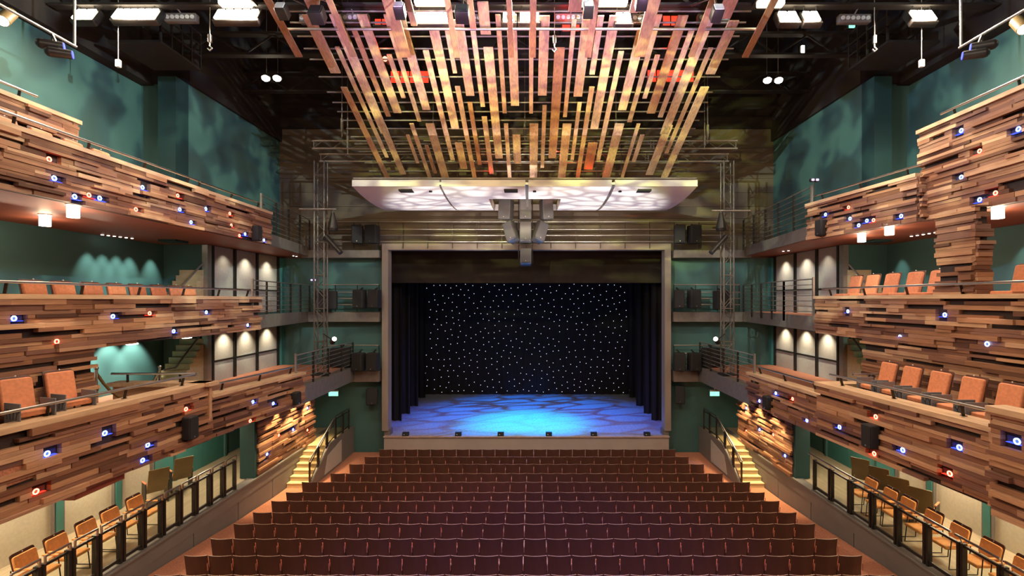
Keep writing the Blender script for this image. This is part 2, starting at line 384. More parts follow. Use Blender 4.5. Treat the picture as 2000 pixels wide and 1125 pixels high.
# ================================================================ WOOD CLAD BALCONY FRONTS
def clad(mb, far, near, z0, z1, n, depth=.10, jag=.07, hr=(.055,.105), holes=()):
    u = Vector((near[0]-far[0], near[1]-far[1])); Lg = u.length; u /= Lg
    a0 = math.atan2(u.y, u.x); Rm = Matrix.Rotation(a0, 3, 'Z')
    z = z0
    while z < z1 - .02:
        h = min(rnd.uniform(*hr), z1 - z)
        if z1 - (z + h) < .03: h = z1 - z
        s = -rnd.uniform(-.01, jag)
        while s < Lg - .02:
            l = rnd.uniform(.35, 1.5); e = s + l
            if e > Lg - .25: e = Lg + rnd.uniform(-.02, jag)
            hit = any(s-.02 < hs+.05 and e > hs-.17 and z < hz+.045 and z+h > hz-.045 for hs, hz in holes)
            if hit:
                for a, b in ((s, min(hs for hs, hz in holes if s-.02 < hs+.05 and e > hs-.17 and z < hz+.045 and z+h > hz-.045)-.24), (max(hs for hs, hz in holes if s-.02 < hs+.05 and e > hs-.17 and z < hz+.045 and z+h > hz-.045)+.06, e)):
                    if b-a > .05:
                        c = Vector(far) + u*((a+b)/2) + Vector(n)*(.03-.05); mb.box((c.x, c.y, z + h/2), (b-a-.004, .10, h-.004), Rm)
            elif rnd.random() > .13:
                o = rnd.choice((.004, .012, .022, .03, .042, .055, .07, depth))
                c = Vector(far) + u*((s+e)/2) + Vector(n)*(o - .05)
                mb.box((c.x, c.y, z + h/2), (e - s - .004, .10, h - .004), Rm)
            s = e
        z += h
    return mb
LEDS = dict(
 L3A='93,311,R 103,348,B 143,384,B 171,381,R 192,387,B 276,366,B 263,409,R 345,382,R 349,409,B 371,434,B',
 L3B='400,408,B 447,417,R 450,440,R 466,460,R 477,457,B 514,469,B',
 L2='24,622,B 218,618,B 290,612,R 401,610,B 337,647,B 482,635,B',
 L2W='108,667,R 102,768,B',
 L1A='202,846,B 89,886,B 286,869,B 361,799,R 276,899,B 67,960,R',
 L1B='492,785,B 532,788,B 487,822,R',
 LS='599,797,B 571,839,B 543,850,R 599,840,R 520,887,B',
 R3A='1880,255,B 1916,295,R 1880,346,B 1947,377,R 1916,390,B 1992,252,B',
 R3B='1659,405,R 1614,419,B 1662,427,B 1695,431,B 1708,430,R 1679,440,B 1762,422,B',
 R2='1658,608,B 1848,615,B', R2W='1760,658,B 1931,672,B 1855,738,B',
 R1A='1713,814,R 1642,834,B 1766,879,B 1710,886,R 1877,874,B 1858,925,R', RN='1990,862,B',
 R1B='1517,768,B 1485,783,B 1550,779,R 1578,821,B', RS='1459,797,B 1485,839,B 1459,842,R 1512,849,R 1535,890,B')
PANELS = {}
def panel(key, label, far, near, z0, z1, side, cap=True, capin=.30, extra=None, thick=.14):
    u = Vector((near[0]-far[0], near[1]-far[1])).normalized(); n = Vector((u.y, -u.x))
    if n.x*side > 0: n = -n
    PANELS[key] = (Vector(far), Vector(near), n)
    root = thing('balcony_front' if cap else 'timber_wall', label, 'balcony' if cap else 'wall', (far[0], far[1], z0), kind='structure')
    zt = z1 - .09 if cap else z1
    holes = []
    for t in LEDS.get(key, '').split():
        a, b, c_ = t.split(','); dirx = (float(a)-VX)/F; L2_ = Vector((near[0]-far[0], near[1]-far[1])).length
        sg = (CX + dirx*far[1] - far[0])/(u.x - dirx*u.y); py_ = far[1] + u.y*sg
        holes.append((sg - (.12 if u.x*0+1 and far[0] > 0 and False else 0), CZ + (VY-float(b))*py_/F))
    mb = MB(); clad(mb, far, near, z0, zt, n, holes=holes)
    if extra: extra(mb)
    build('cladding', mb, M['clad'], root)
    b = MB(); a = Vector(far) - n*.06; c = Vector(near) - n*.06; w = n*(-thick)
    b.prism_z([tuple(a), tuple(c), tuple(c+w), tuple(a+w)], z0+.01, zt)
    build('backing_board', b, M['backing'], root)
    if cap:
        b = MB(); a = Vector(far) + n*.07 - u*.08; c = Vector(near) + n*.07; w = n*(-capin-.07)
        b.prism_z([tuple(a), tuple(c), tuple(c+w), tuple(a+w)], z1-.09, z1)
        build('cap', b, M['cap'], root)
    return root
def handrail(key, label, z1, s0=.25, s1=None, step=1.5, inset=.12, h=.22, endpiece=False):
    far, near, n = PANELS[key]; u = (near-far); Lg = u.length; u = u/Lg; s1 = Lg if s1 is None else s1
    root = thing('handrail', label, 'handrail', (*(far + u*s0 - n*inset), z1))
    p = lambda s, off, z: Vector((*(far + u*s - n*off), z))
    mb = MB(); mb.tube(p(s0, inset, z1+h), p(s1, inset, z1+h), .027, 10); mb.sph(p(s0, inset, z1+h), .027)
    build('rail', mb, M['steel'], root)
    s = s0 + .35
    while s < min(s1, Lg):
        mb = MB(); mb.beam(p(s-.05, inset+.10, z1-.02), p(s, inset+.005, z1+h-.02), .016, .055, (n.x, n.y, 0)); mb.beam(p(s-.10, inset+.10, z1+.004), p(s, inset+.10, z1+.004), .05, .012)
        build('post', mb, M['steeldark'], root); s += step
    return root
L, Rr = -1, 1
panel('L3A', 'long upper left timber balcony front with stepped reclaimed boards', (-9.08,13.8), (-9.08,5), 8.95, 10.13, L)
panel('L3B', 'short upper left timber balcony front nearest the metal gallery', (-9.12,17.36), (-9.12,13.86), 8.97, 10.13, L)
def l3p(mb): clad(mb, (-12.6,11.46), (-10.55,11.46), 9.6, 11.14, Vector((0,1)))
panel('LP', 'raised timber parapet at the rear of the upper left balcony', (-10.52,11.46), (-10.52,5), 9.6, 11.23, L, extra=l3p)
panel('L2', 'middle left timber balcony front with level oak cap', (-9.12,16.7), (-9.12,5), 5.97, 7.10, L)
panel('L2W', 'timber clad wall below the middle left balcony behind the two orange chairs', (-9.12,10.35), (-9.12,5), 4.0, 5.97, L, cap=False)
def l1end(mb): clad(mb, (-10.2,12.25), (-7.95,12.25), 3.5, 4.86, Vector((0,1)))
panel('L1A', 'near lower left timber balcony front with wide oak cap', (-7.85,12.2), (-8.39,5.2), 3.48, 4.95, L, capin=.36, extra=l1end)
panel('L1B', 'far lower left timber balcony front sloping in towards the stage', (-7.68,16.8), (-8.33,12.26), 3.36, 4.5, L)
panel('LS', 'glowing timber clad wall beside the left stage steps', (-8.86,20.25), (-8.86,16.12), 1.14, 3.55, L, cap=False)
def r3end(mb): clad(mb, (9.67,11.86), (9.99,11.86), 8.92, 10.01, Vector((0,-1)), jag=.02)
panel('R3B', 'short upper right timber balcony front nearest the metal gallery', (9.18,15.75), (9.67,11.92), 8.92, 10.1, Rr, extra=r3end)
def r3aend(mb): clad(mb, (9.9,12.05), (11.5,12.05), 9.9, 11.1, Vector((0,1)), jag=.02)
panel('R3A', 'tall upper right timber balcony front closest to the camera', (9.85,12.04), (9.80,5), 8.94, 11.2, Rr, extra=r3aend)
panel('R2', 'middle right timber balcony front with level oak cap', (9.12,15.2), (9.12,5), 5.95, 7.11, Rr)
panel('R2W', 'timber clad wall below the middle right balcony behind the row of orange chairs', (9.12,13.05), (9.12,5), 4.0, 5.95, Rr, cap=False)
def r1end(mb): clad(mb, (7.45,12.15), (9.0,12.15), 3.6, 4.86, Vector((0,1)))
panel('R1A', 'near lower right timber balcony front with wide oak cap', (7.35,12.1), (7.86,4.8), 3.62, 4.95, Rr, capin=.36, extra=r1end)
panel('R1B', 'far lower right timber balcony front sloping in towards the stage', (7.73,16.8), (7.86,12.3), 3.42, 4.5, Rr)
panel('RS', 'glowing timber clad wall beside the right stage steps', (8.86,20.25), (8.86,16.12), 1.14, 3.55, Rr, cap=False)
def rnend(mb): clad(mb, (7.5,7.72), (8.0,7.72), 3.6, 5.22, Vector((0,1)), jag=.02)
panel('RN', 'raised timber block at the near end of the lower right balcony', (7.48,7.66), (7.7,4.8), 3.6, 5.32, Rr, extra=rnend)
pil = thing('timber_pillar', 'square timber clad pillar standing on the middle right balcony', 'pillar', (9.5, 10.5, 7.1), kind='structure')
mb = MB(); clad(mb, (9.36,10.97), (9.36,10.03), 7.1, 8.95, Vector((-1,0)), jag=.05); clad(mb, (9.36,10.03), (9.66,10.03), 7.1, 8.95, Vector((0,-1)), jag=.05); build('cladding', mb, M['clad'], pil)
mb = MB(); mb.bb(9.41, 9.64, 10.08, 10.95, 7.1, 8.95); build('core', mb, M['backing'], pil)
handrail('L3A', 'steel handrail along the long upper left balcony', 10.13, .1)
handrail('L3B', 'steel handrail along the short upper left balcony front', 10.13, .15)
handrail('LP', 'steel handrail on the raised parapet of the upper left balcony', 11.23, .8)
handrail('L2', 'steel handrail along the middle left balcony', 7.10, .1)
handrail('L1A', 'steel handrail along the near lower left balcony', 4.95, .35)
handrail('L1B', 'steel handrail along the far lower left balcony', 4.5, .1)
handrail('R3B', 'steel handrail along the short upper right balcony front', 10.1, .1)
handrail('R3A', 'steel handrail along the tall upper right balcony', 11.2, .45)
handrail('R2', 'steel handrail along the middle right balcony', 7.11, .1)
handrail('R1A', 'steel handrail along the near lower right balcony', 4.95, .25)
handrail('R1B', 'steel handrail along the far lower right balcony', 4.5, .1)
for s, nm, y0, x1 in ((-1, 'left', 12.25, 10.2), (1, 'right', 12.15, 9.0)):
    r = thing('parapet', 'short timber parapet across the stage end of the lower %s balcony' % nm, 'parapet', (s*9, y0-.1, 4.0), kind='structure')
    mb = MB(); mb.bb(s*7.8, s*x1, y0-.16, y0-.06, 4.0, 4.86); build('backing_board', mb, M['clad'], r)
    mb = MB(); mb.bb(s*7.7, s*x1, y0-.34, y0+.06, 4.86, 4.95); build('cap', mb, M['cap'], r)
    h = thing('handrail', 'short steel handrail across the stage end of the lower %s balcony' % nm, 'handrail', (s*9, y0-.2, 4.95))
    mb = MB(); mb.tube((s*8.1, y0-.2, 5.16), (s*x1, y0-.2, 5.16), .026); build('rail', mb, M['steel'], h)
    for x in (8.5, x1-.4):
        mb = MB(); mb.beam((s*x, y0-.2, 4.94), (s*x, y0-.2, 5.15), .06, .02); build('post', mb, M['steeldark'], h)
# little soffit boxes below the lower balconies
for s, nm, y0 in ((-1, 'left', 9.0), (1, 'right', 10.6)):
    o = MB(); o.bb(s*8.25, s*9.5, y0, y0+1.1, 3.28, 3.56); struct('trim_%s_soffit_box' % nm, o, M['soffit'])
# ================================================================ METAL GALLERY RAILINGS
def gallery_rail(label, pts, z, h, nb=7, step=1.25, endpost=True):
    """pts plan polyline; bars follow it, dark flat posts"""
    root = thing('gallery_railing', label, 'railing', (*pts[0], z))
    for k in range(nb):
        zz = z + h*(k+.6)/(nb-.4)
        mb = MB(); r = .022 if k == nb-1 else .014
        mb.path([Vector((*p, zz)) for p in pts], r, 6); build('bar', mb, M['gal'], root)
    for (a, b) in zip(pts, pts[1:]):
        a, b = Vector(a), Vector(b); n = max(1, round((b-a).length/step))
        for i in range(n + 1):
            p = a + (b-a)*i/n
            mb = MB(); first = i == 0 and a == Vector(pts[0])
            mb.bb(p.x-.035, p.x+.035, p.y-.012, p.y+.012, z-.25, z+h-.02) if not first else mb.bb(p.x-.03, p.x+.03, p.y-.03, p.y+.03, z-.25, z+h+.06)
            build('post', mb, M['gal'] if first else M['steeldark'], root)
    return root
gallery_rail('metal bar railing of the upper left gallery', [(-9.14,16.85),(-9.86,22.1)], 9.4, 1.22)
gallery_rail('metal bar railing of the middle left gallery', [(-9.14,16.3),(-9.86,22.1)], 6.5, 1.15)
gallery_rail('metal bar railing of the lower left gallery', [(-7.78,16.5),(-7.78,21.8)], 4.02, 1.08)
gallery_rail('metal bar railing of the upper right gallery', [(9.2,15.6),(9.86,22.1)], 9.4, 1.22)
gallery_rail('metal bar railing of the middle right gallery', [(9.14,15.4),(9.14,17.2),(9.86,22.1)], 6.5, 1.15)
gallery_rail('metal bar railing of the lower right gallery', [(7.78,16.5),(7.78,21.8)], 4.02, 1.08)
def cross_rail(label, x0, x1, zs, y=21.9, step=1.12):
    root = thing('gallery_railing', label, 'railing', ((x0+x1)/2, y, zs[-1]-.3))
    for z in zs:
        mb = MB(); mb.tube((x0, y, z), (x1, y, z), .028, 8); build('bar', mb, M['gal'], root)
    n = max(1, round(abs(x1-x0)/step))
    for i in range(n+1):
        x = x0 + (x1-x0)*i/n; mb = MB(); mb.bb(x-.012, x+.012, y+.02, y+.07, zs[-1]-.3, zs[0]); build('post', mb, M['steeldark'], root)
Zp = lambda py, d=21.9: CZ + (VY-py)*d/F
cross_rail('long four bar railing above the proscenium', -8.9, 8.9, [Zp(433), Zp(448), Zp(459.5), Zp(472)])
cross_rail('short pipe railing on the left of the stage at middle level', -9.6, -6.65, [Zp(556), Zp(571), Zp(583), Zp(595)])
cross_rail('short pipe railing on the right of the stage at middle level', 6.65, 9.6, [Zp(556), Zp(571), Zp(583), Zp(595)])
cross_rail('short pipe railing on the left of the stage at lower level', -9.2, -6.65, [Zp(674.5), Zp(690), Zp(702), Zp(714)])
cross_rail('short pipe railing on the right of the stage at lower level', 6.65, 9.2, [Zp(674.5), Zp(690), Zp(702), Zp(714)])
# ================================================================ STAGE STEPS with glazed railing, side boxes
for s, nm in ((-1, 'left'), (1, 'right')):
    root = thing('stage_steps', 'flight of seven lit oak steps up to the %s side of the stage' % nm, 'stairs', (s*8.45, 18.1, 0), kind='structure')
    for k in range(7):
        mb = MB(); y = 18.05 + .25*k; z = floor_z(18)+ .16*(k+1)
        mb.bb(s*8.05, s*8.86, y, y+.27 if k < 6 else 22.3, max(floor_z(y)-.05, z-.6), z-.03); mb.bb(s*8.04, s*8.86, y-.02, y+.27 if k < 6 else 22.3, z-.035, z)
        build('step', mb, M['steps'], root)
    mb = MB(); mb.prism([(17.9, -.1), (17.95, .1), (19.75, 1.17), (22.45, 1.17), (22.45, -.1)], s*7.95, s*8.04); build('side_wall', mb, M['grey'], root)
    mb = MB(); mb.prism([(19.2, .08), (19.5, .75), (20.9, .98), (20.9, .05)], s*7.93, s*7.955); build('hatch_panel', mb, M['panel'], root)
    g = thing('stair_railing', 'glazed stair railing beside the %s stage steps' % nm, 'railing', (s*8.0, 18, 0))
    zr = lambda y: 1.02 + (min(max(y, 18.0), 20.4)-18.0)*(2.1-1.02)/2.4
    mb = MB(); mb.path([Vector((s*8.0, y, zr(y))) for y in (17.95, 20.4, 22.0)], .03); build('handrail', mb, M['steel'], g)
    ys = [17.98, 18.75, 19.55, 20.4, 21.2, 21.95]
    for a, b in zip(ys, ys[1:]):
        lo = lambda y: max(.12, (min(y, 19.75)-17.95)*.594+.1)
        for y in (a+.02, b-.06):
            mb = MB(); mb.bb(s*7.98, s*8.03, y, y+.06, lo(y), zr(y)-.05); build('post', mb, M['steeldark'], g)
        q = [(a+.09, lo(a)+.12), (b-.09, lo(b)+.12), (b-.09, zr(b)-.12), (a+.09, zr(a)-.12)]
        mb = MB(); mb.prism(q, s*7.998, s*8.008); build('glass_pane', mb, M['glass'], g)
        for (p0, p1) in ((q[0], q[1]), (q[3], q[2])):
            mb = MB(); mb.beam((s*8.003, *p0), (s*8.003, *p1), .03, .035); build('frame_bar', mb, M['steeldark'], g)
    # box balustrade
    root = thing('glass_balustrade', 'glazed balustrade with dark posts along the %s side box' % nm, 'balustrade', (s*8.95, 10, 1.13))
    mod = .60 if s < 0 else .86
    y1 = 15.05; y = y1
    while y > 6.6:
        a = y - mod
        for yy in (a+.02, y-.075):
            mb = MB(); mb.bb(s*8.9, s*9.0, yy, yy+.055, 1.13, 2.06); build('post', mb, M['steeldark'], root)
        mb = MB(); mb.bb(s*8.94, s*8.955, a+.075, y-.075, 1.25, 2.0); build('glass_pane', mb, M['glass'], root)
        mb = MB(); mb.bb(s*8.925, s*8.97, a+.07, y-.07, 1.19, 1.26); build('frame_bar', mb, M['steeldark'], root)
        mb = MB(); mb.bb(s*8.925, s*8.97, a+.07, y-.07, 1.99, 2.04); build('frame_bar', mb, M['steeldark'], root)
        if s < 0:
            mb = MB(); mb.path([Vector((s*8.9, q, z)) for q, z in ((a+.05, 2.05), (a+.05, 2.19), (y-.05, 2.19), (y-.05, 2.05))], .022, 8); build('handrail', mb, M['steel'], root)
        else:
            mb = MB(); mb.beam((s*8.93, y-.05, 2.03), (s*8.87, y-.05, 2.18), .03, .012); build('bracket', mb, M['steel'], root)
        y = a
    if s > 0:
        for a, b in ((y1+.15, 10.05), (9.95, 9.0), (8.9, 6.6)):
            mb = MB(); mb.tube((s*8.87, a, 2.2), (s*8.87, b, 2.2), .026, 10); build('handrail', mb, M['steel'], root)
    # door at the stage end of the box
    d = thing('door_%d' % (1 if s < 0 else 2), 'teal door at the stage end of the %s side box' % nm, 'door', (s*11.4, 17.2, 1.1), kind='structure')
    mb = MB(); mb.bb(s*11.36, s*11.42, 15.9, 17.1, 1.1, 3.5); mb.bb(s*11.36, s*11.42, 17.12, 18.3, 1.1, 3.5); build('leaf', mb, M['teal_bright'], d)
    mb = MB(); mb.bb(s*11.33, s*11.37, 16.85, 17.0, 2.3, 2.85); build('push_plate', mb, M['brass'], d)
    mb = MB(); mb.bb(s*11.34, s*11.42, 15.8, 15.9, 1.1, 3.6); mb.bb(s*11.30, s*11.42, 18.3, 18.4, 1.1, 3.6); build('door_frame', mb, M['teal'], d)
    # exit signs and floor level door recess on the stage wall
    e = thing('exit_sign', 'small green lit exit sign on the wall to the %s of the stage' % nm, 'sign', (s*8.85, 22.3, 2.95))
    x = U(651 if s < 0 else 1396, 769, 21.2)
    WLOC[e.name] = Vector((x.x, 21.2, x.z)); e.location = WLOC[e.name]
    mb = MB(); mb.bb(x.x-.2, x.x+.2, 21.16, 21.26, x.z+.10, x.z+.16); mb.bb(x.x-.02, x.x+.02, 21.19, 21.23, x.z+.16, 3.56); build('housing', mb, M['bone'], e)
    mb = MB(); mb.prism_z([(x.x-.2,21.19),(x.x+.2,21.19),(x.x+.2,21.23),(x.x-.2,21.23)], x.z-.1, x.z+.1); build('lit_panel', mb, M['e_exit'], e)
    # staircases behind the balconies
    for z0, lab in ((6.45, 'middle'), (4.0, 'lower')):
        r = thing('staircase', 'staircase with handrail in the recess behind the %s %s balcony' % (lab, nm), 'stairs', (s*12.2, 14.5, z0), kind='structure')
        for k in range(8):
            mb = MB(); mb.bb(s*11.45, s*12.3, 16.1+.17*k, 17.48, z0+.2*k, z0+.2*(k+1)); build('step', mb, M['steps'], r)
        mb = MB(); mb.path([Vector((s*11.5, q, z)) for q, z in ((15.5, z0+.75), (16.0, z0+.75), (17.4, z0+1.9))], .03); build('handrail', mb, M['gal'], r)
# ================================================================ STALLS SEATS
def make_seat():
    r = thing('stalls_seat', 'x', 'seat')
    t = math.tan(R(9))
    def fn(u, v):
        x = (u-.5)*.502; z = .36 + .50*v
        y = -.235 - .045*(1-(2*(u-.5))**2) - (z-.36)*t + .08
        n = Vector((-(x)*.7, -1, -.15)).normalized()
        return (x, y, z), -n
    mb = MB(); mb.sheet(fn, 8, 4, .016); build('backrest', mb, M['ply'], r, True)
    def fe(u, v):
        p, n = fn(u, 1); return (p[0], p[1]+.001+.014*v, .8605), (0,0,1)
    e = MB(); e.sheet(fe, 8, 1, .002); build('top_edge_highlight', e, M['plyedge'], r, True)  # pale ply edge, lightened to carry the highlight along the top
    b = MB()
    for x in (-.235, .235):
        for dx in (-.012, .012):
            p = fn((x+dx)/.502+.5, .09)[0]; b.sph((p[0], p[1]-.002, p[2]), .007, 6, 4)
    build('bolt', b, M['steel'], r, True)
    mb = MB(); mb.rbox((0, -.150, .50), (.46, .05, .30), .04, .015, Matrix.Rotation(R(9), 3, 'X')); build('back_pad', mb, M['rust'], r, True)
    mb = MB(); mb.rbox((0, -.02, .47), (.46, .34, .07), .03, .02, Matrix.Rotation(R(66), 3, 'X')); build('seat', mb, M['rust'], r, True)
    mb = MB(); mb.rbox((.2635, .02, .60), (.023, .34, .035), .009, .006); build('armrest', mb, M['plyedge'], r, True)
    mb = MB(); mb.bb(.255, .273, -.16, .14, .02, .585); mb.bb(.245, .274, -.20, .18, 0, .025); build('leg', mb, M['steeldark'], r, True)
    mb = MB(); mb.beam((.264, -.224, .53), (.264, -.244, .69), .009, .03, (0,1,0)); build('light_slit', mb, M['strip'], r, True)  # added bar standing in for light seen through the seat gap
    return Proto(r)
PS = make_seat()
LX, RX = {}, {}
ENDS = [(298,1749),(357,1686.5),(409,1638),(454,1594),(492,1557.5),(528,1524),(557,1495),(588,1466.5),(644,1413),(681,1376),(711,1346),(739.5,1320)]
for i, (d, zt) in enumerate(ROWS):
    k = len(ROWS) - i
    xl = CX + (ENDS[i][0]-VX)*d/F; xr = CX + (ENDS[i][1]-VX)*d/F
    n = round((xr-xl)/.53); p = (xr-xl)/n
    for j in range(n):
        x = xl + p*(j+.5); y = d + .235 + .045*.4
        PS.put((x, y, zt-SEATH), 0, 'dark brown ply-backed stalls seat, %s row from stage, %s from left aisle' % (ordn(k), ordn(j+1)), 'stalls seats, %s row from the stage' % ordn(k))
# ================================================================ BALCONY CHAIRS (high chairs, upholstered orange)
def make_high_chair(panels):
    r = thing('balcony_chair', 'x', 'chair')
    Mt = Matrix.Rotation(R(12), 3, 'X')
    mb = MB(); mb.rbox((0, -.20, .96), (.46, .075, .56), .05, .022, Mt); build('back_cushion', mb, M['orange'], r, True)
    mb = MB(); mb.rbox((0, -.252, .99), (.475, .02, .56), .03, .006, Mt); build('back_shell', mb, M['ply'], r, True)
    mb = MB(); mb.rbox((0, .06, .665), (.46, .46, .10), .03, .02); build('seat', mb, M['orange'], r, True)
    for s in (-1, 1) if panels else ():
        mb = MB(); mb.rbox((s*.245, .16, .66), (.02, .40, .42), .008, .004); sp = build('side_panel', mb, M['treepanel'], r, True)
        mb = MB(); xs = s*.257
        for q in range(4):
            y0 = .05 + q*.075; zz = .60
            def br(y, z, a, l, dpt):
                y2, z2 = y + l*math.sin(a), z + l*math.cos(a)
                mb.beam((xs, y, z), (xs, y2, z2), .004, .010, (1,0,0))
                if dpt:
                    for da in (-.55, .5): br(y2, z2, a+da, l*.66, dpt-1)
            br(y0, zz, .15*(q-1.5), .085, 2)
        build('tree_motif', mb, M['tree'], sp, True)
    for sx in (-1, 1):
        for y in (-.16, .26):
            mb = MB(); mb.tube((sx*.2, y, 0), (sx*.19, y*.9, .62), .016, 8); build('leg', mb, M['steeldark'], r, True)
    mb = MB(); mb.tube((-.2, .25, .22), (.2, .25, .22), .012); mb.tube((-.2, -.155, .22), (.2, -.155, .22), .012); build('footrest', mb, M['steeldark'], r, True)
    mb = MB(); mb.sph((0, -.245, 1.275), .014); build('number_stud', mb, M['bone'], r, True)
    return Proto(r)
HC = make_high_chair(False); HP = make_high_chair(True); CH = 1.245
def chairs(side, X, items, ztop, name, group):
    for k, px in enumerate(items):
        y = DX(px, X)
        HC.put((X, y, ztop - CH), -R(90) if side < 0 else R(90), name % ordn(k+1), group)
# top of back shell leans outwards by about .25
chairs(-1, -9.55, [89, 146, 201, 247, 287, 327, 361, 385], CZ+.38, 'orange high-backed chair on the middle left balcony, %s from the camera end', 'chairs on the middle left balcony')
HC.put((-9.55, 8.7, CZ+.38-CH), -R(90), 'orange high-backed chair on the middle left balcony, cut by the photo edge', 'chairs on the middle left balcony')
chairs(1, 9.62, [1657, 1689, 1726, 1770, 1815], CZ+.70, 'orange high-backed chair on the middle right balcony, %s from the stage end', 'chairs on the middle right balcony')
HC.put((9.7, 9.55, CZ+.70-CH), R(90), 'orange high-backed chair on the middle right balcony, near side of the timber pillar', 'chairs on the middle right balcony')
for k, (y) in enumerate((8.50, 9.30)):
    HP.put((-8.66, y, CZ-1.38-CH), -R(106), 'orange high-backed chair on the lower left balcony, %s' % ('nearest the camera' if k == 0 else 'nearest the rope barrier'), 'chairs on the lower left balcony')
for k, px in enumerate((1717, 1761, 1815, 1877, 1950)):
    X = 8.33; HP.put((X, DX(px, X), CZ-1.47-CH), R(90), 'orange high-backed chair on the lower right balcony, %s from the stage end' % ordn(k+1), 'chairs on the lower right balcony')
for k, yy in enumerate((8.87, 9.59, 10.31, 11.03, 11.75)):
    X = -9.95; HC.put((X, yy, 9.35), -R(90), 'orange high-backed chair on the upper left balcony, %s from the camera end' % ordn(k+1), 'chairs on the upper left balcony')
# low plinths under the lower balcony chairs
for s, nm, X, y0, y1, z in ((-1,'left',-8.62,5.5,9.9,CZ-1.38-CH), (1,'right',8.33,5.5,12.0,CZ-1.47-CH), (-1,'left_upper',-9.75,5.5,13.6,9.35)):
    zb = 9.35 if 'upper' in nm else 4.0
    if z > zb + .01:
        o = MB(); o.bb(X-.5, X+.42, y0, y1, zb, z); struct('floor_%s_plinth' % nm, o, M['carpet'])
# ================================================================ BOX CHAIRS
def make_box_chair():
    r = thing('box_chair', 'x', 'chair')
    Mt = Matrix.Rotation(R(14), 3, 'X')
    mb = MB(); mb.rbox((0, -.22, .68), (.46, .05, .32), .05, .015, Mt); build('back_cushion', mb, M['orange_box_lit'], r, True)
    mb = MB(); mb.rbox((0, -.262, .71), (.48, .022, .36), .05, .006, Mt); build('back_shell', mb, M['ply'], r, True)
    mb = MB(); mb.rbox((0, .05, .45), (.48, .46, .07), .03, .02); build('seat', mb, M['orange_box_lit'], r, True)
    for s in (-1, 1):
        mb = MB(); mb.rbox((s*.27, .02, .64), (.05, .34, .03), .012, .008); build('armrest', mb, M['orange_box_lit'], r, True)
        mb = MB(); mb.path([Vector(p) for p in ((s*.26,-.24,.60),(s*.27,-.20,.01),(s*.27,.24,.01),(s*.26,.18,.62))], .011, 8); build('leg_frame', mb, M['steeldark'], r, True)
    mb = MB(); mb.sph((0, -.288, .86), .013); build('number_stud', mb, M['bone'], r, True)
    return Proto(r)
BC = make_box_chair()
for k, y in enumerate((9.75, 10.4, 11.1, 11.73, 12.46)):
    BC.put((-9.72, y, 1.1), -R(90), 'orange chair with wire legs in left side box, %s from the camera end' % ordn(k+1), 'chairs in the left side box')
for k, y in enumerate((13.7, 12.97, 12.36, 11.59, 10.88, 10.14, 9.43)):
    BC.put((9.55, y, 1.1), R(90), 'orange chair with wire legs in right side box, %s from the stage end' % ordn(k+1), 'chairs in the right side box')
def make_spare():
    r = thing('spare_seat', 'x', 'seat')
    Mt = Matrix.Rotation(R(18), 3, 'X')
    mb = MB(); mb.rbox((0, -.16, .72), (.50, .022, .74), .02, .005, Mt); build('back_panel', mb, M['olive'], r, True)
    mb = MB(); mb.rbox((0, -.10, .74), (.44, .06, .5), .04, .015, Mt); build('back_cushion', mb, M['orange'], r, True)
    mb = MB(); mb.rbox((0, .16, .42), (.46, .44, .09), .03, .02); build('seat', mb, M['orange'], r, True)
    for s in (-1, 1):
        mb = MB(); mb.rbox((s*.265, .10, .66), (.05, .36, .04), .015, .008); build('armrest', mb, M['orange'], r, True)
        mb = MB(); mb.bb(s*.255, s*.28, -.08, .28, .0, .64); build('side_frame', mb, M['steeldark'], r, True)
    mb = MB()
    for s in (-1, 1): mb.sph((s*.2, -.10, .46), .011)
    build('bolt', mb, M['steel'], r, True)
    return Proto(r)
SP = make_spare()
for k, (x, y) in enumerate(((-10.62, 14.05), (-10.62, 15.05))):
    SP.put((x, y, 1.1), R(52), 'spare theatre seat with olive plywood back in left side box, %s' % ('nearer the camera' if k == 0 else 'nearer the teal door'), 'spare seats in the left side box')
for k, (x, y) in enumerate(((10.35, 12.6), (10.35, 13.35), (10.4, 14.15), (10.4, 14.95))):
    SP.put((x, y, 1.1), -R(52), 'spare theatre seat with olive plywood back in right side box, %s from the camera' % ordn(k+1), 'spare seats in the right side box')
